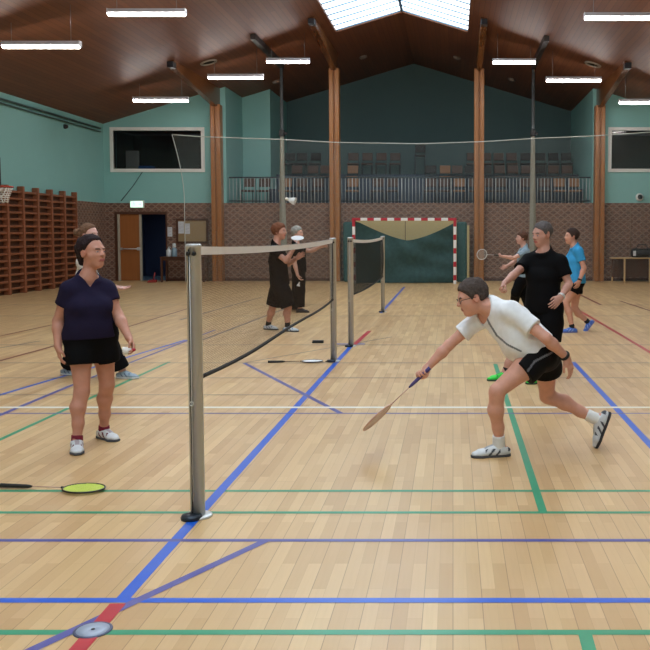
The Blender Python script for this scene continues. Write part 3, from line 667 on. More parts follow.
def net(pa, pb, lab, meshm, h0, sag, tape=.048, drop=.75, lowsag=.0):
    o0 = np.array([pa[0], pa[1], 0]); t = thing('badminton_net', lab, 'net', o0, 0, 'badminton nets'); a, b_ = np.array([*pa, 0.]), np.array([*pb, 0.]); d = unit(b_-a); a = a+d*.046; b_ = b_-d*.046
    top = lambda s: h0 - sag*4*s*(1-s)
    bot = lambda s: h0 - drop - sag*1.2*4*s*(1-s) - lowsag*math.sin(s*9)*.012
    side = np.array([-d[1], d[0], 0])
    def pt(s, z, off=0.0): q = a+(b_-a)*s; return q + side*off + np.array([0, 0, z])
    N = 40
    MB().grid(lambda s, v: pt(s, (top(s)-tape*.5)*(1-v)+bot(s)*v, .03*math.sin(s*5)*math.sin(v*3.14)), N, 10).build('netting', meshm, t, o0)
    b = MB()
    for off in (-.004, .004): b.grid(lambda s, v, off=off: pt(s, top(s)-tape*v, off), N, 1)
    b.grid(lambda s, v: pt(s, top(s)+.003, -.004+.008*v), N, 1); b.build('top_tape', M_NETTAPE, t, o0)
    MB().tube([pt(i/N, bot(i/N)) for i in range(N+1)], [.013]*(N+1), 8, flat=1.0).build('bottom_tape', M_NETBLACK, t, o0)
    for s in (0.0, 1.0): MB().tube([pt(s, top(s)-.02), pt(s, bot(s))], .005, 6).build('side_cord', M_NETBLACK, t, o0)
net(P1, P2, 'near badminton net with white top tape and fine brown mesh', net_material('brown_net_mesh', (92, 78, 66), .0105, .13, axes=(1, 2)), 1.535, .03, lowsag=1)
net(P3, P4, 'farther badminton net with dark green mesh in front of the goal', net_material('green_net_mesh', (22, 36, 38), .019, .62, axes=(1, 2)), 1.53, .035, drop=.80)
# ------------------------------------------------------------------ rackets and shuttlecocks
def racket(name, p, d, n, lab, frame, strings, grip, shaft, group=None, stringa=.18, L=.665):
    """p: butt end, d: direction towards the head, n: normal of the string plane"""
    p, d, n = np.array(p, float), unit(d), unit(n); n = unit(n-d*n.dot(d)); s = np.cross(d, n)
    t = thing(name, lab, 'racket', p, 0, group); P = lambda a, b=0, c=0: p+d*a+s*b+n*c
    MB().tube([P(0), P(.008), P(.17), P(.185), P(.21)], [.0155, .0145, .0125, .011, .006], 10).build('grip', grip, t, p)
    MB().tube([P(.2), P(L-.265)], .0042, 8).build('shaft', shaft, t, p)
    hc = P(L-.135)
    b = MB().ring(hc, .13, d, s, .0062, 48, 8, R2=.1); b.tube([P(L-.285), P(L-.262)], .0072, 8); b.build('frame', frame, t, p)
    b = MB(); k = 20
    for i in range(-8, 9):
        x = i*.0115; w_ = .128*math.sqrt(max(0, 1-(x/.1)**2)); b.tube([hc+s*x-d*w_, hc+s*x+d*w_], .0009 if stringa < .5 else .0026, 4, False)
    for i in range(-10, 11):
        x = i*.0118; w_ = .098*math.sqrt(max(0, 1-(x/.13)**2)); b.tube([hc+d*x-s*w_, hc+d*x+s*w_], .0009 if stringa < .5 else .0026, 4, False)
    b.build('strings', strings, t, p); return t
def shuttlecock(p, d, lab, corkcol, scale=1.0):
    p, d = np.array(p, float), unit(d); t = thing('shuttlecock', lab, 'shuttlecock', p, 0, None); s_ = scale
    MB().lathe(p, d, [(.004*s_, -.002*s_), (.0095*s_, .002*s_), (.0127*s_, .012*s_), (.013*s_, .025*s_), (.0115*s_, .027*s_)], 18).build('cork', corkcol, t, p)
    b = MB(); a = np.array([0, 0, 1.]) if abs(d[2]) < .9 else np.array([1., 0, 0]); a = unit(a-d*a.dot(d)); e = np.cross(d, a)
    for k in range(16):
        th = 2*math.pi*k/16; q = lambda r, h, dt=0: p+d*h*s_+r*s_*(a*math.cos(th+dt)+e*math.sin(th+dt))
        b.add([q(.0115, .026, -.1), q(.0115, .026, .1), q(.027, .06, .24), q(.034, .088, .12), q(.033, .088, -.18), q(.0262, .06, -.14)], [(0, 1, 2, 3, 4, 5)], False)
        b.tube([q(.011, .022), q(.032, .086)], .0008*s_, 4)
    b.build('feathers', mat('white_feathers', (236, 236, 234), .8, vary=.02), t, p); return t
M_CORK = mat('white_cork', (228, 222, 208), .7); M_REDCORK = mat('red_cork', (176, 34, 52), .6)
M_FRBLACK, M_FRWHITE, M_FRORANGE = mat('racket_black', (36, 34, 36), .3), mat('racket_white', (222, 222, 222), .3), mat('racket_orange', (212, 172, 152), .35)
M_STRYEL, M_STRWHITE = mat('yellow_green_strings', (204, 218, 92), .5, vary=.03), mat('white_strings', (232, 234, 236), .5, vary=.02)
pa, pb = gp(1, 488), gp(104.5, 491.5); L = float(np.linalg.norm(pb-pa)); pa[2] = pb[2] = .017
tag(racket('badminton_racket', pa, pb-pa, (0, 0, 1), 'racket with yellow-green strings lying on the floor at the left', M_FRBLACK, M_STRYEL, M_BLACK, M_FRORANGE, 'rackets', .9, L))
pa, pb = gp(268, 363), gp(325, 362.2); pa[2] = pb[2] = .017
racket('badminton_racket', pa, pb-pa, (0, 0, 1), 'dark racket with white strings lying under the near net', M_FRBLACK, M_STRWHITE, M_BLACK, M_FRBLACK, 'rackets', .9, .68)
p = gp(318, 343); p[2] = 0; t = thing('glasses_case', 'small flat dark case lying on the floor beyond the near net', 'case', p)
MB().box(p[0]-.085, p[0]+.085, p[1]-.035, p[1]+.035, 0.001, .022, .008).build('case_base', M_BLACK, t, p); MB().box(p[0]-.083, p[0]+.083, p[1]-.033, p[1]+.033, .0225, .04, .008).build('case_lid', M_BLACK, t, p)
p = gp(329.5, 362); p[2] = .006; tag(MB().box(p[0]-.05, p[0]+.05, p[1]-.015, p[1]+.015, .001, .012, .004).build('rubber_stopper', M_BLACK, None, p), 'tiny dark stopper on the floor against the second net post', 'stopper')
shuttlecock(at(285.5, 198.5, 7.6), (1, -.15, -.3), 'white shuttlecock in flight above the near net', M_CORK, 1.0).rotation_euler = (0, 0, 0)
# ------------------------------------------------------------------ bodies: smooth union of tapered limbs, meshed as one continuous surface
A = lambda *v: np.array(v, float)
class Field:
    def __init__(s, lo, hi, h):
        s.h = h; s.lo = np.array(lo, float); n = np.ceil((np.array(hi)-s.lo)/h).astype(int)+1
        s.n = n; s.f = np.full(n, .2, np.float32); s.ax = [(s.lo[i]+h*np.arange(n[i])).astype(np.float32) for i in range(3)]
    def win(s, lo, hi):
        i0 = np.clip(np.floor((lo-s.lo)/s.h).astype(int), 0, s.n); i1 = np.clip(np.ceil((hi-s.lo)/s.h).astype(int)+1, 0, s.n)
        sl = tuple(slice(a, b) for a, b in zip(i0, i1))
        return sl, s.ax[0][sl[0]][:, None, None], s.ax[1][sl[1]][None, :, None], s.ax[2][sl[2]][None, None, :]
    def merge(s, sl, d, k, op='+'):
        a = s.f[sl]
        if op == '+':
            if k > 0: hh = np.maximum(k-np.abs(a-d), 0)/k; s.f[sl] = np.minimum(a, d)-hh*hh*k*.25
            else: s.f[sl] = np.minimum(a, d)
        else:
            d = -d
            if k > 0: hh = np.maximum(k-np.abs(a-d), 0)/k; s.f[sl] = np.maximum(a, d)+hh*hh*k*.25
            else: s.f[sl] = np.maximum(a, d)
    def prim(s, p):
        if p[0] == 'seg': d = s.seg(*p[1:6], grow=p[8]); 
        else: d = s.ell(*p[1:4], grow=p[8])
        if d is not None: s.merge(d[0], d[1], p[6], p[7])
    def seg(s, a, b, ra, rb, lat, grow=0.0):
        e1, e2, L = lat if lat is not None else (1, 1, None)
        R = max(ra*max(1, e1), rb*max(1, e2))+grow+.05
        sl, x, y, z = s.win(np.minimum(a, b)-R, np.maximum(a, b)+R)
        if x.size == 0 or y.size == 0 or z.size == 0: return None
        ab = b-a; l2 = max(ab.dot(ab), 1e-9)
        px, py, pz = x-a[0], y-a[1], z-a[2]
        t = np.clip((px*ab[0]+py*ab[1]+pz*ab[2])/l2, 0, 1)
        qx, qy, qz = px-t*ab[0], py-t*ab[1], pz-t*ab[2]
        r = ra+(rb-ra)*t
        if L is None: return sl, np.sqrt(qx*qx+qy*qy+qz*qz)-r-grow
        u = qx*L[0]+qy*L[1]+qz*L[2]; e = e1+(e2-e1)*t
        w2 = np.maximum(qx*qx+qy*qy+qz*qz-u*u, 0); rl = r*e+grow; rr = r+grow
        kk = np.sqrt((u/rl)**2+w2/(rr*rr)); return sl, (kk-1)*np.minimum(rl, rr)
    def ell(s, c, M, rad, grow=0.0):
        rad = rad+grow; R = rad.max()+.05; sl, x, y, z = s.win(c-R, c+R)
        if x.size == 0 or y.size == 0 or z.size == 0: return None
        px, py, pz = x-c[0], y-c[1], z-c[2]; k = 0
        for i in range(3): k = k+((px*M[i][0]+py*M[i][1]+pz*M[i][2])/rad[i])**2
        k = np.sqrt(k); return sl, (k-1)*rad.min()
    def mesh(s):
        f = s.f; n = s.n; neg = f < 0
        c = [neg[i:n[0]-1+i, j:n[1]-1+j, k:n[2]-1+k] for i in (0, 1) for j in (0, 1) for k in (0, 1)]
        al = c[0].copy(); an = c[0].copy()
        for q in c[1:]: al &= q; an |= q
        act = an & ~al; idx = np.argwhere(act)
        if len(idx) == 0: return np.zeros((0, 3)), []
        ids = np.full(act.shape, -1, np.int64); ids[tuple(idx.T)] = np.arange(len(idx))
        acc = np.zeros((len(idx), 3)); cnt = np.zeros(len(idx))
        cor = [(i, j, k) for i in (0, 1) for j in (0, 1) for k in (0, 1)]
        val = {q: f[idx[:, 0]+q[0], idx[:, 1]+q[1], idx[:, 2]+q[2]].astype(np.float64) for q in cor}
        for q in cor:
            for a in range(3):
                if q[a] == 0:
                    r = list(q); r[a] = 1; r = tuple(r); va, vb = val[q], val[r]; m = (va < 0) != (vb < 0)
                    t = np.where(m, va/np.where(m, va-vb, 1), 0); p = np.zeros((len(idx), 3)); p[:] = q; p[:, a] = t
                    acc += p*m[:, None]; cnt += m
        V = s.lo+(idx+acc/cnt[:, None])*s.h
        Fs = []
        for a in range(3):
            b, c2 = (a+1) % 3, (a+2) % 3
            sl0 = [slice(None)]*3; sl1 = [slice(None)]*3; sl0[a] = slice(0, n[a]-1); sl1[a] = slice(1, n[a])
            cr = neg[tuple(sl0)] != neg[tuple(sl1)]; e = np.argwhere(cr); e = e[(e[:, b] > 0) & (e[:, c2] > 0) & (e[:, b] < n[b]-1) & (e[:, c2] < n[c2]-1)]
            if not len(e): continue
            q = []
            for db, dc in ((1, 1), (0, 1), (0, 0), (1, 0)):
                g_ = e.copy(); g_[:, b] -= db; g_[:, c2] -= dc; q.append(ids[tuple(g_.T)])
            q = np.stack(q, 1); fl_ = ~neg[tuple(e.T)]; q[fl_] = q[fl_][:, ::-1]; Fs.append(q)
        return V, np.concatenate(Fs)
def SEG(a, b, ra, rb, k=.03, lat=None, op='+', grow=0.0): return ('seg', np.array(a, float), np.array(b, float), ra, rb, lat, k, op, grow)
def ELL(c, M, rad, k=.02, op='+', grow=0.0): return ('ell', np.array(c, float), np.array(M, float), np.array(rad, float), None, None, k, op, grow)
def bounds(prims, pad=.03):
    lo, hi = np.full(3, 1e9), np.full(3, -1e9)
    for p in prims:
        if p[7] != '+': continue
        if p[0] == 'seg':
            R = max(p[3], p[4])*(max(p[5][0], p[5][1], 1) if p[5] else 1)+p[8]; lo = np.minimum(lo, np.minimum(p[1], p[2])-R); hi = np.maximum(hi, np.maximum(p[1], p[2])+R)
        else: R = p[3].max()+p[8]; lo = np.minimum(lo, p[1]-R); hi = np.maximum(hi, p[1]+R)
    return lo-pad, hi+pad
def np_build(name, V, Fc, m, parent=None, origin=(0, 0, 0), cols=None):
    me = bpy.data.meshes.new(name); V = (np.asarray(V)-np.array(origin)).astype(np.float32); Fc = np.asarray(Fc)
    me.vertices.add(len(V)); me.vertices.foreach_set('co', V.ravel()); nf = len(Fc)
    me.loops.add(nf*4); me.loops.foreach_set('vertex_index', Fc.ravel().astype(np.int32)); me.polygons.add(nf)
    me.polygons.foreach_set('loop_start', np.arange(0, nf*4, 4, dtype=np.int32))
    me.update(calc_edges=True); me.validate(); me.polygons.foreach_set('use_smooth', [True]*len(me.polygons))
    if cols is not None:
        at_ = me.color_attributes.new('Col', 'FLOAT_COLOR', 'POINT'); at_.data.foreach_set('color', np.asarray(cols, np.float32).ravel())
    me.materials.append(m); ob = bpy.data.objects.new(name, me); C.objects.link(ob)
    if parent is not None: ob.parent = parent
    else: ob.location = origin
    return ob
def sdf_build(name, prims, h, m, parent=None, origin=(0, 0, 0), cut=None, colour=None, bias=0.0, blur=0):
    lo, hi = bounds(prims); fd = Field(lo, hi, h)
    for p in prims: fd.prim(p)
    if bias: fd.f -= bias
    if cut is not None: fd.f = cut(fd.f, fd.ax[0][:, None, None], fd.ax[1][None, :, None], fd.ax[2][None, None, :]).astype(np.float32)
    V, Fc = fd.mesh()
    for _ in range(blur): V = laplace(V, Fc)
    cols = colour(V) if colour else None
    return np_build(name, V, Fc, m, parent, origin, cols)
def laplace(V, Fc, w=.5):
    acc = np.zeros_like(V); cnt = np.zeros(len(V))
    for i in range(4):
        for j in (1, 3):
            np.add.at(acc, Fc[:, i], V[Fc[:, (i+j) % 4]]); np.add.at(cnt, Fc[:, i], 1)
    return V*(1-w)+w*acc/np.maximum(cnt, 1)[:, None]
M_SKIN = attr_mat('skin', .5, .4)
M_CLOTH = {}
def cloth(name, col, rough=.85, vary=.04): return mat('cloth_'+name, col, rough, vary=vary, scale=45, spec=.12, bump=.12)
def folds(x, y, z, amp, fr=1.0):
    return amp*(np.sin(31*fr*x+17*fr*z+2*np.sin(23*fr*y+9*z))*.5+np.sin(19*fr*y-26*fr*z+1.7*np.sin(21*fr*x))*.35+np.sin(47*fr*z+13*fr*x-11*fr*y)*.25)
def smax(a, b, k):
    hh = np.maximum(k-np.abs(a-b), 0)/k; return np.maximum(a, b)+hh*hh*k*.25
def plane(n, p):
    n = unit(n); p = np.array(p, float); return lambda x, y, z: (x-p[0])*n[0]+(y-p[1])*n[1]+(z-p[2])*n[2]

class Head:
    def __init__(s, c, F, U=(0, 0, 1), sc=1.0):
        s.c = np.array(c, float); s.F = unit(F); U = np.array(U, float); s.U = unit(U-s.F*U.dot(s.F)); s.R = np.cross(s.F, s.U); s.sc = sc; s.M = [s.R, s.F, s.U]
    def P(s, r, f, u): return s.c+s.sc*(s.R*r+s.F*f+s.U*u)
    def prims(s, female=False):
        P, k, M = s.P, s.sc, s.M; E = lambda c, r, kk=.02, op='+': ELL(P(*c), M, np.array(r)*k, kk, op)
        S = lambda a, b, ra, rb, kk=.012, op='+': SEG(P(*a), P(*b), ra*k, rb*k, kk, None, op)
        jw = .056 if female else .062
        L = [E((0, -.014, .034), (.076, .096, .086)), E((0, .028, -.034), (jw, .064, .084), .03), E((0, .058, -.094), (.026, .024, .02), .02),
             S((-.036, .074, .022), (.036, .074, .022), .0125 if not female else .0105, .0125 if not female else .0105, .02),
             S((-.03, .055, -.024), (-.042, .04, -.03), .026, .022, .02), S((.03, .055, -.024), (.042, .04, -.03), .026, .022, .02)]
        for q in (-1, 1): L.append(E((q*.031, .099, .001), (.016, .013, .010), .012, '-'))
        for q in (-1, 1): L.append(E((q*.031, .0755, 0), (.0125, .0125, .0125), .004))
        nl = .106 if not female else .101
        L += [S((0, .084, .014), (0, nl, -.022), .0075, .0115, .012), S((-.011, .094, -.027), (.011, .094, -.027), .0085, .0085, .008),
              S((-.018, .083, -.054), (.018, .083, -.054), .0085, .0085, .010), S((-.015, .082, -.064), (.015, .082, -.064), .0085, .0085, .008)]
        for q in (-1, 1):
            L += [E((q*.077, -.010, -.004), (.009, .021, .033), .008), E((q*.086, -.004, -.002), (.006, .010, .018), .005, '-')]
        return L
    def loc(s, V): d = (V-s.c)/s.sc; return d@s.R, d@s.F, d@s.U
    def paint(s, V, cols, lip, brow, iris=(70, 90, 110)):
        r, f, u = s.loc(V); ar = np.abs(r)
        m = (ar < .024) & (f > .076) & (u < -.05) & (u > -.070); cols[m] = lin(lip)
        m = (ar > .012) & (ar < .048) & (np.abs(u-.021-.06*(ar-.03)) < .0052) & (f > .055); cols[m] = lin(brow)
        e = ((ar-.031)**2+u**2 < .0110**2) & (f > .074) & (np.abs(u) < .0048); cols[e] = lin((176, 160, 154))
        i = ((ar-.031)**2+u**2 < .0056**2) & (f > .074); cols[i] = lin(iris)
        m = (ar > .06) & (np.abs(f+.008) < .03) & (np.abs(u) < .04); cols[m] = cols[m]*np.array([1.02, .9, .88, 1])
        return cols
def hand_prims(w, D, N, right, curls, k=1.0, spread=.05, thumb=.5):
    D = unit(D); N = unit(np.array(N)-D*np.dot(N, D)); T = np.cross(D, N) if right else np.cross(N, D)
    w = np.array(w, float); P = lambda d, n, t: w+k*(D*d+N*n+T*t)
    L = [SEG(P(-.005, 0, 0), P(.035, 0, .0), .024*k, .016*k, .02, (1.15, 1.9, T)), SEG(P(.03, .002, .0), P(.088, .002, .0), .0135*k, .0125*k, .02, (2.5, 3.0, T)),
         SEG(P(.02, .006, .022), P(.05, .010, .028), .014*k, .012*k, .014)]
    fing = [(.092, .031, .074), (.096, .0105, .083), (.092, -.0105, .076), (.083, -.031, .060)]
    for i, (d0, t0, ln) in enumerate(fing):
        c = curls[i] if isinstance(curls[0], (list, tuple)) else curls
        p = P(d0-.012, .001, t0); ang = 0; sp = spread*(1.5-i)
        for j, (fr, cj) in enumerate(zip((.46, .29, .25), c)):
            ang += cj; dd = unit((D*math.cos(ang)+N*math.sin(ang))+T*sp*math.cos(ang)); q = p+dd*(ln*fr+(.012 if j == 0 else 0))*k
            r0 = (.0092, .0083, .0077, .0068)[j]*k*(.92 if i == 3 else 1); r1 = (.0083, .0077, .0068)[j]*k*(.92 if i == 3 else 1)
            L.append(SEG(p, q, r0, r1, .004 if j else .006)); p = q
    p = P(.03, .008, .026); q = P(.062, .014+.02*thumb, .026+.034*(1-thumb*.55)); L.append(SEG(p, q, .0125*k, .0105*k, .010))
    q2 = q+k*(D*.030+N*(.004+.02*thumb)+T*(.010-.026*thumb)); L.append(SEG(q, q2, .0102*k, .0085*k, .004))
    return L
def hair_mesh(name, hd, m, parent, o0, line, grow=.010, extra=(), h=.006, taper=1.0, blur=1):
    """line: list of (forward, height) pairs, the lower edge of the hair seen from the side"""
    P, k = hd.P, hd.sc
    pr = [ELL(P(0, -.016, .036), hd.M, np.array((.080, .100, .088))*k, .02, '+', grow*k)] + list(extra)
    fs = np.array([q[0] for q in line]); us = np.array([q[1] for q in line])
    def cut(f, x, y, z):
        dx, dy, dz = (x-hd.c[0])/k, (y-hd.c[1])/k, (z-hd.c[2])/k
        fw = dx*hd.F[0]+dy*hd.F[1]+dz*hd.F[2]; up = dx*hd.U[0]+dy*hd.U[1]+dz*hd.U[2]
        lo = np.interp(fw, fs, us); e = up-lo+folds(x, y, z, .007, 3.1); f = f+folds(x, y, z, .0042, 2.6)*np.clip(e/.03, 0, 1)+.013*k*np.exp(-np.maximum(e, 0)/.010)*taper; return smax(f, -e*k, .006)
    return sdf_build(name, pr, h, m, parent, o0, cut, None, 0, blur)
SHOE_H = .09
def shoe(person, o0, ankle, D, U=(0, 0, 1), L=.285, upper=(200, 205, 210), accent=(60, 80, 120), sole=(60, 60, 66), sockc=(230, 230, 230), sockh=.05, label=None, k=1.0, shin=None):
    """ankle joint, heel-to-toe direction D and foot-up direction U"""
    D = unit(D); U = np.array(U, float); U = unit(U-D*U.dot(D)); S = np.cross(D, U); a = np.array(ankle, float); k = L/.285
    P = lambda d, s, u: a+k*(D*d+S*s+U*u)         # sole plane at u = -.085
    pr = [SEG(P(-.045, 0, -.048), P(.02, 0, -.045), .037*k, .040*k, .03, (.95, 1.0, S)), SEG(P(.02, 0, -.045), P(.13, .004, -.058), .042*k, .028*k, .03, (.95, 1.55, S)),
          SEG(P(.13, .004, -.060), P(.175, .002, -.064), .026*k, .020*k, .02, (1.65, 1.6, S)), SEG(P(-.02, 0, -.045), P(-.015, 0, .0), .040*k, .038*k, .03), SEG(P(.0, 0, -.03), P(.07, 0, -.036), .032*k, .026*k, .02)]
    bot, mid = P(0, 0, -.068), P(0, 0, -.087); pb = plane(-U, bot); top = plane(U*.9-D*.25, P(0, 0, -.006))
    lo_s, lo_e = np.array(lin(upper)), np.array(lin(accent))
    def col(V):
        d = (V-a)/k; f, s, u = d@D, d@S, d@U; c = np.tile(lo_s, (len(V), 1))
        st = (np.abs(np.mod(f*1.0+u*.8, .05)-.025) < .009) & (f > .0) & (f < .105) & (np.abs(s) > .024) & (u < -.022); c[st] = lo_e
        c[(f < -.055) & (u > -.045)] = lo_e; c[(np.abs(s) < .016) & (f > .03) & (f < .105) & (u > -.045)] = lo_e*.5+lo_s*.5
        return c
    sh = sdf_build('shoe', pr, .006, attr_mat('shoe_upper', .6), person, o0, lambda f, x, y, z: smax(smax(f, pb(x, y, z), .006), top(x, y, z), .006), col, 0, 1)
    if label: sh['label'] = label
    sp_ = [SEG(P(-.045, 0, -.078), P(.03, 0, -.078), .040*k, .040*k, .02, (1.0, 1.02, S)), SEG(P(.03, 0, -.078), P(.13, .004, -.078), .039*k, .034*k, .02, (1.0, 1.38, S)), SEG(P(.13, .004, -.076), P(.178, .002, -.072), .031*k, .022*k, .02, (1.5, 1.6, S))]
    p1, p2 = plane(U, P(0, 0, -.064)), plane(-U, mid)
    sdf_build('sole', sp_, .006, mat('sole_%d_%d_%d' % sole, sole, .7), sh, o0, lambda f, x, y, z: smax(smax(f, p1(x, y, z), .004), p2(x, y, z), .004), None, 0, 1)
    if sockc is not None:
        d = unit(np.array(shin)-a) if shin is not None else U
        q0, q1 = a-U*.03*k, a+d*sockh
        pt = plane(d, q1)
        so = sdf_build('sock', [SEG(q0, a+d*(sockh+.05), .043*k, .043*k, .01)], .006, mat('sock_%d_%d_%d' % sockc, sockc, .9), person, o0, lambda f, x, y, z: smax(f+.0, pt(x, y, z), .006)+folds(x, y, z, .001, 3), None, 0, 1)
    return sh
class Body:
    """joints in world space; lat(shoulder) and lat(hip) point to the body's LEFT"""
    def __init__(s, name, label, o0, hd, J, scale=1.0, female=False, skin=(205, 158, 138), lip=(176, 100, 98), brow=(70, 55, 48), build=1.0, hands=None, h=.006, legk=1.0, armk=1.0, bust=0.0, feet=True, belly=0.0):
        s.o0, s.hd, s.J, s.k, s.female = np.array(o0, float), hd, J, scale, female
        k = scale; b = build; j = lambda n: np.array(J[n], float); s.j = j
        sl, sr, hl, hr = j('shl'), j('shr'), j('hl'), j('hr'); nk = j('neck')
        LS, LH = unit(sl-sr), unit(hl-hr); sm, hm = (sl+sr)/2, (hl+hr)/2
        up = unit(sm-hm); s.up = up; s.LS, s.LH, s.sm, s.hm = LS, LH, sm, hm
        wa = hm*.60+sm*.40 + (j('waist_off') if 'waist_off' in J else 0); ch = hm*.30+sm*.70+(j('chest_off') if 'chest_off' in J else 0); s.wa, s.ch = wa, ch
        FW = unit(np.cross(up, -LS)) ; s.FW = FW            # forward
        hw = np.linalg.norm(sl-sr)/2; s.hw = hw
        L1 = unit(LS+LH); q = lambda e1, e2, L: (e1, e2, L)
        pel = (1.50, 1.36) if female else (1.42, 1.32)
        T = [SEG(hm-up*.01*k, hm+up*.07*k, .110*k*b, .108*k*b, .05, q(pel[0], pel[0]*.97, LH)),
             SEG(hm+up*.06*k, wa, .108*k*b, (.098 if female else .104)*k*b, .05, q(pel[0]*.97, pel[1]*(.94 if female else 1), L1)),
             SEG(wa, ch, (.098 if female else .104)*k*b, (.108 if female else .116)*k*b, .05, q(pel[1]*(.94 if female else 1), 1.36, LS)),
             SEG(ch, sm-up*.045*k, (.108 if female else .116)*k*b, .080*k, .05, q(1.36, hw*1.0/(.080*k)*.95, LS)),
             SEG(sr-LS*-.01+up*.0, sl-LS*.01, .052*k, .052*k, .05), SEG(nk-up*.005, sr*.86+nk*.14, .050*k, .046*k, .05), SEG(nk-up*.005, sl*.86+nk*.14, .050*k, .046*k, .05)]
        if bust:
            for sg in (-1, 1): T.append(ELL(ch+FW*.075*k*b+LS*sg*.075*k-up*.012, [LS, FW, up], np.array((.068, .062, .064))*k*bust, .05))
        if belly: T.append(ELL(wa+FW*.035*k-up*.03, [L1, FW, up], np.array((.13, .105, .13))*k*belly, .06))
        for sg, hh in ((1, hl), (-1, hr)): T.append(ELL(hh-FW*.045*k+up*.02*k, [LH, unit(np.cross(up, -LH)), up], np.array((.085, .085, .095))*k*b, .05))
        s.torso = T
        neck = [SEG(nk-up*.02, hd.P(0, -.022, -.055), (.049 if female else .057)*k, (.047 if female else .055)*k, .03)]
        s.neckp = neck; s.arms, s.legs, s.ua = [], [], {}
        ak = armk*k
        for side, sh in (('l', sl), ('r', sr)):
            el, wr = j('el'+side), j('wr'+side); d1, d2 = el-sh, wr-el
            ua = [SEG(sh, sh+d1*.35, .052*ak, .049*ak, .03), SEG(sh+d1*.35, el, .049*ak, .037*ak, .03)]; s.ua[side] = ua
            fa = [SEG(el, el+d2*.3, .038*ak, .041*ak, .02), SEG(el+d2*.3, wr, .041*ak, .026*ak, .02, None)]
            s.arms += ua+fa
        lk = legk*k; s.thigh, s.shank = {}, {}
        for side, hh in (('l', hl), ('r', hr)):
            kn, an = j('kn'+side), j('an'+side); d1, d2 = kn-hh, an-kn
            bend = unit(np.cross(d1, d2)); back = unit(np.cross(unit(d2), bend)) if np.linalg.norm(np.cross(unit(d1), unit(d2))) > .08 else -FW
            if back.dot(FW) > 0 and abs(unit(d2).dot(up)) > .8: back = -back
            s.thigh[side] = [SEG(hh, hh+d1*.35, .090*lk, .083*lk, .04), SEG(hh+d1*.35, kn, .083*lk, .056*lk, .04)]
            s.shank[side] = [SEG(kn, kn+d2*.12, .054*lk, .050*lk, .02), SEG(kn+d2*.08+back*.006, kn+d2*.34+back*.016*k, .047*lk, .056*lk, .03), SEG(kn+d2*.34+back*.016*k, kn+d2*.68+back*.004, .056*lk, .041*lk, .03), SEG(kn+d2*.68, an, .040*lk, .034*lk, .03)]
            s.legs += s.thigh[side]+s.shank[side]
        fp = []
        if feet:
            for side in 'lr':
                an, D, U = j('an'+side), unit(j('toe'+side)), j('fup'+side) if 'fup'+side in J else A(0, 0, 1); U = unit(U-D*U.dot(D))
                fp += [SEG(an, an-D*.035*k-U*.045*k, .034*k, .032*k, .02), SEG(an-U*.03*k, an+D*.12*k-U*.062*k, .032*k, .018*k, .02)]
        s.all = T+neck+s.arms+s.legs+fp
        hp = []
        for side in 'lr':
            if hands and side in hands: D, N, cu, th, hk = hands[side]; hp += hand_prims(j('wr'+side), D, N, side == 'r', cu, hk*k, .06, th)
        def colour(V):
            c = np.tile(np.array(lin(skin)), (len(V), 1)); return hd.paint(V, c, lip, brow)
        s.obj = sdf_build('person', s.all+hd.prims(female)+hp, h, M_SKIN, None, s.o0, None, colour, 0, 0)
        tag(s.obj, label, 'person'); s.obj['group'] = 'badminton players'
    def shirt(s, m, hem=.05, grow=.016, sleeve=.55, vneck=0.0, neckr=.080, flare=.012, extra=(), amp=.003, name='shirt', hemn=None, longsleeve=False, h=.007, hemp=None, necku=.02, colour=None):
        k, j, up = s.k, s.j, s.up
        pr = [p[:8]+(grow,) for p in s.torso]+[p[:8]+(grow+.004,) for p in s.neckp]
        hmn = unit(hemn) if hemn is not None else up
        low = s.hm-up*(.12*k); pr.append(SEG(s.wa, low, .104*k, .112*k, .05, (1.36, 1.44, s.LH), '+', grow+flare))
        for side in 'lr':
            sh, el = j('sh'+side), j('el'+side); d = el-sh; n = np.linalg.norm(d); d = d/n
            pr.append(SEG(sh-d*.02, sh+d*n*sleeve*1.15, .058*k, (.060 if not longsleeve else .05)*k, .035, None, '+', grow*.7))
            if longsleeve: pr += [SEG(el, j('wr'+side), .046*k, .034*k, .03, None, '+', grow*.5), SEG(sh+d*n*.5, el, .052*k, .046*k, .03, None, '+', grow*.5)]
        pr += list(extra)
        hp = plane(-hmn, hemp if hemp is not None else s.hm+up*hem)
        sl = []
        for side in 'lr':
            sh, el = j('sh'+side), j('el'+side); d = unit(el-sh); e = sh+(el-sh)*sleeve; sl.append((plane(d, e), sh, el, d, side))
        nk = j('neck'); ax = unit(s.hd.c-nk); nf = s.FW
        def cut(f, x, y, z):
            f = f+folds(x, y, z, amp)
            hv = hp(x, y, z)
            f = smax(f, hv, .006)
            if not longsleeve:
                for pl, sh, el, d, side in sl:
                    # only near the arm's own axis, beyond the sleeve end
                    t = (x-sh[0])*d[0]+(y-sh[1])*d[1]+(z-sh[2])*d[2]
                    r = np.sqrt(np.maximum((x-sh[0]-t*d[0])**2+(y-sh[1]-t*d[1])**2+(z-sh[2]-t*d[2])**2, 0))
                    tors = s._torsod(x, y, z, grow+.02)
                    cutv = np.minimum(pl(x, y, z), np.minimum(.080-r, tors))
                    f = smax(f, cutv, .006)
            dx, dy, dz = x-nk[0], y-nk[1], z-nk[2]
            t = dx*ax[0]+dy*ax[1]+dz*ax[2]; fw = dx*nf[0]+dy*nf[1]+dz*nf[2]; lt = dx*s.LS[0]+dy*s.LS[1]+dz*s.LS[2]
            r = np.sqrt(lt**2+fw**2); f = smax(f, np.minimum(t+.55*fw-necku, .135*k-r), .006)
            if vneck:
                up_t = dx*up[0]+dy*up[1]+dz*up[2]
                f = smax(f, np.minimum(np.minimum((up_t+vneck)*.70-np.abs(lt), fw), .135*k-r), .006)
            return f
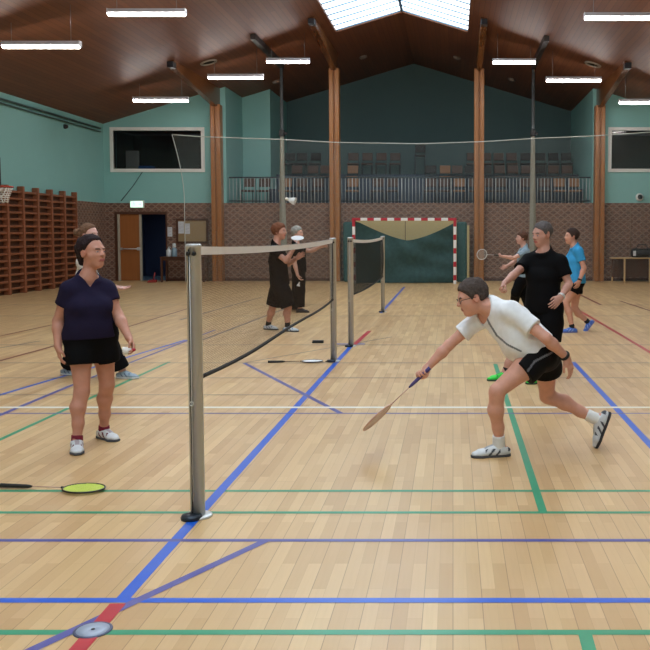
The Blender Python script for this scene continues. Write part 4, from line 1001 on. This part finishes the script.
        return sdf_build(name, pr, h, m, s.obj, s.o0, cut, colour, 0, 1)
    def _torsod(s, x, y, z, grow):
        """rough distance outside the trunk (positive outside)"""
        a, b = s.hm-s.up*.1, s.sm; ab = b-a; l2 = ab.dot(ab); px, py, pz = x-a[0], y-a[1], z-a[2]
        t = np.clip((px*ab[0]+py*ab[1]+pz*ab[2])/l2, 0, 1); qx, qy, qz = px-t*ab[0], py-t*ab[1], pz-t*ab[2]
        u = qx*s.LS[0]+qy*s.LS[1]+qz*s.LS[2]; w2 = np.maximum(qx*qx+qy*qy+qz*qz-u*u, 0)
        R, e = .118*s.k+grow*.6, 1.36; return (np.sqrt((u/(R*e))**2+w2/(R*R))-1)*R
    def shorts(s, m, length=.45, grow=.012, loose=.012, top=.10, name='shorts', amp=.002, h=.007, hemn=None, colour=None):
        k, j, up = s.k, s.j, s.up; pr = [p[:8]+(grow,) for p in s.torso[:2]]+[p[:8]+(grow,) for p in s.torso[-2:]]
        pls = []
        for side in 'lr':
            hh, kn = j('h'+side), j('kn'+side); d = kn-hh; an = j('an'+side)
            if length <= 1:
                pr += [SEG(hh, hh+d*.35, .090*k, .085*k, .04, None, '+', grow), SEG(hh+d*.35, hh+d*(length*1.0+.12), .085*k, (.085-.026*max(0, length-.35)/.65)*k, .04, None, '+', grow+loose)]
                pls.append((plane(d, hh+d*length), hh, unit(d)))
            else:
                e = kn+(an-kn)*(length-1)
                pr += [SEG(hh, hh+d*.35, .090*k, .085*k, .04, None, '+', grow), SEG(hh+d*.35, kn, .085*k, .062*k, .04, None, '+', grow+loose), SEG(kn, kn+(an-kn)*min(1.12, length-1+.15), .062*k, .052*k, .03, None, '+', grow+loose)]
                pls.append((plane(an-kn, e), kn, unit(an-kn)))
        tp = plane(up, s.hm+up*top*k)
        def cut(f, x, y, z):
            f = f+folds(x, y, z, amp); f = smax(f, tp(x, y, z), .006)
            for pl, hh, d in pls:
                t = (x-hh[0])*d[0]+(y-hh[1])*d[1]+(z-hh[2])*d[2]
                r = np.sqrt(np.maximum((x-hh[0])**2+(y-hh[1])**2+(z-hh[2])**2-t*t, 0))
                f = smax(f, np.minimum(pl(x, y, z), .13*k-r), .006)
            return f
        return sdf_build(name, pr, h, m, s.obj, s.o0, cut, colour, 0, 1)
    def band(s, name, side, frac, m, r=.034, w=.012, label=None):
        j = s.j; a, b = j('el'+side), j('wr'+side); d = unit(b-a); c = a+(b-a)*frac
        pr = [(r-.006, -w), (r, -w), (r+.003, 0), (r, w), (r-.006, w)]
        o = MB().lathe(c, d, pr, 24).build(name, m, s.obj, s.o0)
        if label: o['label'] = label
        return o
# ------------------------------------------------------------------ the players
def ankle(u, vs, k=1.0, lift=.087): p = gp(u, vs); p[2] = lift*k; return p
RELAX = (.3, .45, .3); GRIP = (1.15, 1.35, .8)
SHORT = [(-.13, -.088), (-.05, -.082), (-.037, -.04), (-.027, .008), (-.006, .016), (.003, -.016), (.020, -.016), (.030, .014), (.044, .032), (.060, .054), (.080, .068), (.12, .08)]
def H_M(c): return mat('hair_%d_%d_%d' % c, c, .8, vary=.3, scale=55, spec=.15, bump=.9)
# --- man in the white shirt, lunging to the left
Y0 = 6.45; q = lambda u, v, dy=0.0: at(u, v, Y0+dy)
hd = Head(q(472, 297.5, 0), (-.93, -.22, -.27), (-.22, 0, 1), 1.08)
rd = unit(at(360, 431, Y0-.02)-at(414, 380, Y0+.06))
ee = np.array([.25, -.85, -.35]); ee = unit(ee-rd*ee.dot(rd)); Dh = unit(rd*.62+ee*.78); Tt = unit(rd-Dh*rd.dot(Dh)); Nh = np.cross(Tt, Dh)
WR = q(426, 369, .08)
J = dict(neck=q(490, 306, 0), shl=q(514, 313, -.15), shr=q(482, 316, .14), hl=q(540, 355, -.09), hr=q(545, 354, .09), ell=q(546, 338, -.27), wrl=q(566, 357, -.16),
         elr=q(449, 345, .12), wrr=WR, knl=q(497, 391, -.2), anl=ankle(499, 456), knr=q(547, 396, .24), anr=q(596, 419, .16), toel=A(-.97, -.22, 0), toer=A(-.36, -.05, -.93), fupr=A(-.93, 0, .36), waist_off=A(.0, 0, .015), chest_off=A(-.0, 0, .02))
B = Body('person', 'man in white shirt and black shorts lunging low, reaching a racket to the left', (gp(530, 450)[0], 6.45, 0), hd, J, 1.0, False, (214, 158, 138), brow=(72, 62, 58),
         hands={'l': (A(.42, .1, -.9), A(-.75, .6, -.2), RELAX, .4, .98), 'r': (Dh, Nh, GRIP, .9, .98)}, h=.0052, legk=.98)
seam = [q(483.5, 311.5, -.05), q(490, 325, -.1), q(497, 336, -.12), (q(507, 344, -.13)), q(520, 350, -.14)]
def seamcol(base, line, pts, w):
    lb, ll = np.array(lin(base)), np.array(lin(line))
    def f(V):
        d = np.full(len(V), 9.)
        for a, b in zip(pts[:-1], pts[1:]):
            a2, b2 = a[[0, 2]], b[[0, 2]]; ab = b2-a2; t = np.clip(((V[:, [0, 2]]-a2)@ab)/ab.dot(ab), 0, 1); d = np.minimum(d, np.linalg.norm(V[:, [0, 2]]-a2-t[:, None]*ab, axis=1))
        near = V[:, 1] < np.mean([p[1] for p in pts])+.11
        c = np.tile(lb, (len(V), 1)); m = (d < w) & near; c[m] = ll; return c
    return f
ex = [SEG(B.ch+B.FW*.035-B.up*.03, B.wa+B.FW*.055, .105, .118, .06, (1.25, 1.2, B.LS), '+', .014), SEG(B.wa+B.FW*.055, B.hm+B.FW*.05+B.up*.06, .118, .10, .06, (1.2, 1.2, B.LH), '+', .014)]
B.shirt(attr_mat('white_cotton', .9, .2), hem=.045, grow=.016, sleeve=.62, flare=.01, extra=ex, amp=.004, colour=seamcol((238, 240, 244), (118, 122, 130), seam, .007), h=.006)
st = [q(556, 351, -.2), q(545, 356, -.2), q(534, 361, -.2), q(527, 370, -.2)]
B.shorts(attr_mat('black_sport_cloth', .8, .2), length=.44, grow=.016, loose=.022, top=.12, colour=seamcol((12, 12, 15), (112, 112, 118), st, .007), h=.006)
hair_mesh('hair', hd, H_M((80, 70, 66)), B.obj, B.o0, SHORT, .010)
gl = MB(); P = hd.P
for sg in (-1, 1):
    pts = [P(sg*(.032+.022*math.cos(th)), .098-.012*abs(math.cos(th)) if sg*math.cos(th) > 0 else .099, .0+.016*math.sin(th)) for th in [2*math.pi*i/14 for i in range(15)]]
    gl.tube(pts, .0022, 6); gl.tube([P(sg*.054, .088, .006), P(sg*.078, .03, .006), P(sg*.082, -.01, .002)], .0022, 6)
gl.tube([P(-.01, .1, .004), P(.01, .1, .004)], .002, 6); gl.build('glasses', M_BLACK, B.obj, B.o0)
B.band('wristband', 'l', .93, M_BLACK, .037, .011, 'black band on the wrist')
WHITE, = [(222, 226, 230)]
shoe(B.obj, B.o0, J['anl'], J['toel'], upper=(214, 218, 222), accent=(60, 66, 78), sole=(70, 72, 78), sockh=.075, L=.30, shin=J['knl'])
shoe(B.obj, B.o0, J['anr'], J['toer'], J['fupr'], upper=(206, 210, 216), accent=(62, 66, 78), sole=(44, 44, 50), sockh=.075, L=.30, shin=J['knr'])
gc = WR+Dh*.080+Nh*.024
racket('badminton_racket', gc-rd*.075, rd, (-.67, .27, .70), 'orange and white racket held out low by the lunging man', M_FRORANGE, mat('pink_white_strings', (214, 196, 192), .5), mat('violet_grip', (74, 62, 128), .6), M_FRORANGE, 'rackets', .9, .66)
# --- woman in the navy shirt
Y0 = 6.7; hd = Head(q(92, 252.5), (.92, -.38, .08), (0, 0, 1), 1.04)
J = dict(neck=q(88, 276), shl=q(107, 291, .08), shr=q(69, 292, -.08), hl=q(102, 338, .04), hr=q(80, 338, -.05), elr=q(58, 321, -.06), wrr=q(58, 346, -.13), ell=q(118, 315, .06), wrl=q(129, 338, -.04),
         knl=q(107, 384, .09), anl=ankle(104, 438.5, .95), knr=q(82, 391, -.1), anr=ankle(77, 450, .95), toel=A(.8, -.6, 0), toer=A(.42, -.9, 0))
B = Body('person', 'woman in navy t-shirt and black shorts standing at the left with a shuttlecock', (gp(90, 446)[0], 6.7, 0), hd, J, .96, True, (196, 140, 120), (172, 98, 98), (98, 70, 60), build=1.1,
         hands={'r': (A(.12, -.1, -1), A(.8, .5, 0), RELAX, .4, .93), 'l': (A(.55, -.25, -.8), A(-.6, -.55, -.3), (.6, .6, .4), .85, .93)}, h=.0056, legk=1.0, bust=1.0, belly=.9, armk=1.02)
B.shirt(cloth('navy', (33, 28, 52)), hem=.0, grow=.015, sleeve=.46, vneck=.085, flare=.006, amp=.003)
B.shorts(cloth('black', (12, 12, 15)), length=.50, grow=.012, loose=.022, top=.12)
LONGB = [(-.13, -.095), (-.07, -.092), (-.04, -.06), (-.026, .0), (-.004, .016), (.006, .004), (.014, .02), (.026, .045), (.042, .066), (.06, .08), (.085, .09), (.12, .1)]
hair_mesh('hair', hd, H_M((44, 32, 34)), B.obj, B.o0, LONGB, .012, [SEG(hd.P(0, -.085, .02), hd.P(0, -.085, -.065), .05, .042, .02)])
shoe(B.obj, B.o0, J['anl'], J['toel'], upper=(214, 216, 220), accent=(110, 30, 52), sole=(78, 82, 92), sockc=(120, 28, 50), sockh=.03, L=.275, shin=J['knl'])
shoe(B.obj, B.o0, J['anr'], J['toer'], upper=(214, 218, 224), accent=(110, 30, 52), sole=(78, 82, 92), sockc=(120, 28, 50), sockh=.03, L=.275, shin=J['knr'])
shuttlecock(at(135.5, 349.5, 6.60), (-1, -.2, -.12), 'white shuttlecock with red cork held by the woman in navy', M_REDCORK)
# --- woman behind her, gesturing
Y0 = 9.83; hd = Head(q(89.5, 235), (.94, -.3, .0), (-.03, 0, 1), .98)
J = dict(neck=q(84, 253), shl=q(88, 264, .16), shr=q(84, 264, -.16), hl=q(90, 316, .08), hr=q(90, 316, -.08), elr=q(101, 286, -.22), wrr=q(118, 288, -.2), ell=q(93, 288, .22), wrl=q(103, 304, .12),
         knr=q(110, 346, -.1), anr=ankle(123, 378.5), knl=q(79, 346, .08), anl=ankle(67, 375), toer=A(.98, -.2, 0), toel=A(.9, -.3, 0))
B = Body('person', 'woman with blond bun and black trousers holding out her hand, behind the woman in navy', (gp(95, 377)[0], 9.83, 0), hd, J, .94, True, (206, 160, 148), (170, 110, 106), (100, 78, 62),
         hands={'r': (A(.96, -.15, .0), A(.0, -.35, .93), (.12, .2, .15), .1, .95), 'l': (A(.6, -.1, -.8), A(-.3, -.9, 0), RELAX, .4, .93)}, h=.007, bust=.8)
B.shirt(cloth('white', (206, 204, 204)), hem=.02, sleeve=.5)
B.shorts(cloth('black', (12, 12, 15)), length=1.9, grow=.012, loose=.025, name='trousers')
hair_mesh('hair', hd, H_M((112, 84, 66)), B.obj, B.o0, LONGB, .012, [SEG(hd.P(0, -.09, .03), hd.P(0, -.13, .022), .03, .036, .02), ELL(hd.P(0, -.158, .03), hd.M, (.05, .05, .046), .02)], h=.007)
for sd in 'rl': shoe(B.obj, B.o0, J['an'+sd], J['toe'+sd], upper=(150, 168, 184), accent=(84, 104, 128), sole=(206, 208, 210), sockc=None, L=.28)
# --- person in black with the pale racket, far left
Y0 = 14.6; hd = Head(q(279.5, 231.5), (.97, -.22, .0), (-.05, 0, 1), 1.12)
J = dict(neck=q(276, 243), shl=q(279, 250, .17), shr=q(274, 250, -.17), hl=q(280, 284, .08), hr=q(280, 284, -.09), elr=q(286, 261, -.24), wrr=q(293, 250, -.22), ell=q(288, 264, .2), wrl=q(297, 258, .05),
         knr=q(288, 307, -.1), anr=ankle(287.5, 331.5), knl=q(273, 306, .08), anl=ankle(268, 329.5), toer=A(.97, -.25, 0), toel=A(.9, -.4, 0))
dr_ = unit((-.12, .95, .26)); gD = unit((.35, .1, .93)); Tt = unit(dr_-gD*dr_.dot(gD)); gN = np.cross(Tt, gD)
B = Body('person', 'short-haired person in black knee shorts raising a white racket beyond the near net', (gp(279, 331)[0], 14.6, 0), hd, J, 1.06, False, (200, 146, 126), brow=(92, 60, 44),
         hands={'r': (gD, gN, GRIP, .9, .95), 'l': (A(.8, 0, .5), A(.2, -.9, 0), RELAX, .4, .95)}, h=.008)
B.shirt(cloth('black', (12, 12, 15)), hem=-.02, sleeve=.55, flare=.014)
B.shorts(cloth('black', (12, 12, 15)), length=1.0, grow=.018, loose=.034)
BOB = [(-.13, -.12), (-.07, -.12), (-.03, -.09), (.004, -.06), (.018, -.02), (.03, .02), (.055, .045), (.085, .058), (.12, .07)]
hair_mesh('hair', hd, H_M((116, 74, 54)), B.obj, B.o0, BOB, .014, h=.008)
for sd in 'rl': shoe(B.obj, B.o0, J['an'+sd], J['toe'+sd], upper=(196, 204, 212), accent=(90, 110, 140), sole=(64, 66, 74), sockc=(26, 26, 28), sockh=.07, L=.29, shin=J['kn'+sd])
gp_ = J['wrr']+gD*.08+gN*.024
racket('badminton_racket', gp_-dr_*.05, dr_, (.05, -.3, .93), 'white racket raised by the person in black knee shorts', M_FRWHITE, M_STRWHITE, M_BLACK, M_FRWHITE, 'rackets', .9)
# --- grey-haired person behind
Y0 = 18.1; hd = Head(q(297.5, 233), (.96, -.25, .0), (-.05, 0, 1), 1.1)
J = dict(neck=q(296, 243), shl=q(300, 249, .17), shr=q(297, 249, -.17), hl=q(299, 272, .08), hr=q(299, 272, -.09), elr=q(294.5, 263, -.2), wrr=q(297.5, 275, -.24), ell=q(311, 251, .18), wrl=q(321, 246.5, .1),
         knr=q(300, 291, -.1), anr=ankle(300, 312.5), knl=q(297, 291, .08), anl=ankle(294, 309.5), toer=A(.97, -.2, 0), toel=A(.95, -.3, 0))
B = Body('person', 'grey-haired person in black reaching one arm to the right, behind the raised white racket', (gp(298, 312)[0], 18.1, 0), hd, J, 1.04, False, (208, 160, 140), brow=(120, 116, 112),
         hands={'l': (A(.97, -.1, .2), A(.1, -.8, -.5), RELAX, .4, .95), 'r': (A(.4, -.1, -.9), A(.8, .3, 0), (.6, .6, .4), .8, .95)}, h=.008)
B.shirt(cloth('black', (12, 12, 15)), hem=.0, sleeve=.55)
B.shorts(cloth('black', (12, 12, 15)), length=1.92, grow=.014, loose=.026, name='trousers')
hair_mesh('hair', hd, H_M((150, 148, 142)), B.obj, B.o0, BOB, .014, h=.008)
for sd in 'rl': shoe(B.obj, B.o0, J['an'+sd], J['toe'+sd], upper=(40, 40, 44), accent=(70, 70, 76), sole=(30, 30, 32), sockc=None, L=.29)
shuttlecock(at(299.5, 282, 17.86), (-.3, 0, -.95), 'white shuttlecock held low by the grey-haired person in black', M_CORK)
# --- man in black
Y0 = 9.75; hd = Head(q(542, 234.5), (-.8, -.58, -.12), (0, 0, 1), 1.14)
J = dict(neck=q(544, 251), shl=q(561, 263, -.1), shr=q(527, 262, .1), hl=q(552, 311, -.06), hr=q(534, 310, .06), elr=q(516, 273, -.1), wrr=q(504.5, 283, -.27), ell=q(569, 284, -.16), wrl=q(561, 297, -.32),
         knr=q(517, 343, -.02), anr=ankle(505, 380), knl=q(550, 345, -.1), anl=ankle(543, 383), toer=A(-.93, -.3, 0), toel=A(-.9, -.4, 0))
B = Body('person', 'grey-haired man in black t-shirt and green shoes standing behind the lunging man', (gp(535, 381)[0], 9.75, 0), hd, J, 1.06, False, (196, 146, 130), brow=(88, 80, 76), build=1.02,
         hands={'r': (A(-.5, -.6, -.55), A(.55, -.3, -.75), (1.0, 1.1, .6), .85, .98), 'l': (A(-.6, -.5, -.6), A(-.5, .8, -.3), RELAX, .4, .98)}, h=.0065)
B.shirt(cloth('black', (12, 12, 15)), hem=-.02, sleeve=.62, flare=.012, grow=.018)
B.shorts(cloth('black', (12, 12, 15)), length=.9, grow=.018, loose=.03)
hair_mesh('hair', hd, H_M((96, 90, 90)), B.obj, B.o0, SHORT, .005, h=.0065)
for sd in 'rl': shoe(B.obj, B.o0, J['an'+sd], J['toe'+sd], upper=(58, 214, 74), accent=(26, 90, 44), sole=(40, 70, 52), sockc=(28, 28, 30), sockh=.05, L=.30, shin=J['kn'+sd], label='bright green shoe')
B.band('wristwatch', 'l', .95, M_STEEL, .041, .013, 'silver wristwatch')
# --- person in the bright blue shirt
Y0 = 14.5; hd = Head(q(571.5, 236.5), (-.97, -.2, .03), (.05, 0, 1), 1.06)
J = dict(neck=q(574.5, 246), shl=q(579, 252, -.16), shr=q(574, 252, .16), hl=q(576.5, 283, -.085), hr=q(576.5, 283, .085), ell=q(584, 268, -.22), wrl=q(579.5, 280.5, -.24), elr=q(564, 266, .2), wrr=q(555, 262, .1),
         knl=q(565.5, 303.5, -.1), anl=ankle(572.5, 332.5), knr=q(574.5, 308, .08), anr=q(587.5, 322, .12), toel=A(-.98, -.15, 0), toer=A(-.62, -.05, -.78), fupr=A(-.78, 0, .62))
B = Body('person', 'person in bright blue t-shirt, black shorts and blue shoes by the right timber post', (gp(574, 332)[0], 14.5, 0), hd, J, 1.0, False, (204, 150, 128), brow=(60, 46, 40),
         hands={'l': (A(-.35, 0, -.93), A(-.4, .85, 0), RELAX, .4, .95), 'r': (A(-.9, 0, .4), A(0, -.9, .3), GRIP, .8, .95)}, h=.008, build=.94)
B.shirt(cloth('blue', (62, 152, 206)), hem=.0, sleeve=.58)
B.shorts(cloth('black', (12, 12, 15)), length=.42, grow=.012, loose=.012)
hair_mesh('hair', hd, H_M((62, 48, 44)), B.obj, B.o0, SHORT, .012, h=.008)
shoe(B.obj, B.o0, J['anl'], J['toel'], upper=(72, 112, 200), accent=(150, 170, 220), sole=(84, 100, 168), sockc=(26, 26, 30), sockh=.05, L=.29, shin=J['knl'])
shoe(B.obj, B.o0, J['anr'], J['toer'], J['fupr'], upper=(72, 112, 200), accent=(150, 170, 220), sole=(110, 120, 190), sockc=(26, 26, 30), sockh=.05, L=.29, shin=J['knr'])
B.band('wristband', 'l', .93, M_BLACK, .036, .012, 'black band on the wrist')
# --- far person in the grey-blue shirt with a racket
Y0 = 18.0; hd = Head(q(521.5, 238), (-.97, -.2, .03), (.05, 0, 1), 1.06)
J = dict(neck=q(524, 246.5), shl=q(526, 252, -.16), shr=q(522, 252, .16), hl=q(523, 277, -.08), hr=q(523, 277, .08), ell=q(513.5, 258, -.24), wrl=q(503.5, 256.5, -.3), elr=q(514, 262, .2), wrr=q(507, 266, .1),
         knl=q(516, 292, -.08), anl=ankle(514, 310), knr=q(524, 293, .08), anr=ankle(529, 311), toel=A(-.98, -.15, 0), toer=A(-.98, -.1, 0))
dr_ = unit((-.76, -.64, .05)); gD = unit((-.75, .2, .0)+dr_*.2); Tt = unit(dr_-gD*dr_.dot(gD)); gN = np.cross(gD, Tt)
B = Body('person', 'far player in grey-blue shirt holding a racket out, partly behind the man in black', (gp(522, 310)[0], 18.0, 0), hd, J, .98, False, (206, 158, 142), brow=(80, 60, 50),
         hands={'l': (gD, gN, GRIP, .9, .95), 'r': (A(-.8, 0, -.4), A(0, -.9, .3), RELAX, .4, .95)}, h=.008, build=.95)
B.shirt(cloth('grey_blue', (138, 158, 172)), hem=.0, sleeve=.6)
B.shorts(cloth('black', (12, 12, 15)), length=1.92, grow=.014, loose=.024, name='trousers')
hair_mesh('hair', hd, H_M((92, 66, 54)), B.obj, B.o0, BOB, .012, h=.008)
for sd in 'rl': shoe(B.obj, B.o0, J['an'+sd], J['toe'+sd], upper=(190, 194, 200), accent=(90, 96, 110), sole=(60, 62, 70), sockc=None, L=.28)
gp_ = J['wrl']+gD*.08+gN*.024
racket('badminton_racket', gp_-dr_*.06, dr_, (-.6, .78, .1), 'pale racket held out by the far player in grey-blue', M_FRWHITE, mat('faint_strings', (190, 190, 188), .5), M_BLACK, M_FRWHITE, 'rackets', .18)
# ------------------------------------------------------------------ world and view
wd = bpy.data.worlds.new('sky'); SC.world = wd; wd.use_nodes = True
bg = wd.node_tree.nodes['Background']; sk = wd.node_tree.nodes.new('ShaderNodeTexSky'); sk.sky_type = 'HOSEK_WILKIE'; sk.turbidity = 6
wd.node_tree.links.new(sk.outputs['Color'], bg.inputs['Color']); bg.inputs['Strength'].default_value = .3
SC.view_settings.view_transform = 'Standard'; SC.view_settings.look = 'None'; SC.view_settings.gamma = 1.0; SC.view_settings.use_curve_mapping = False
SC.view_settings.exposure = 1.5
SC.cycles.use_denoising = True
SC.cycles.max_bounces = 8; SC.cycles.diffuse_bounces = 4; SC.cycles.transparent_max_bounces = 24
SC.cycles.sample_clamp_indirect = 6
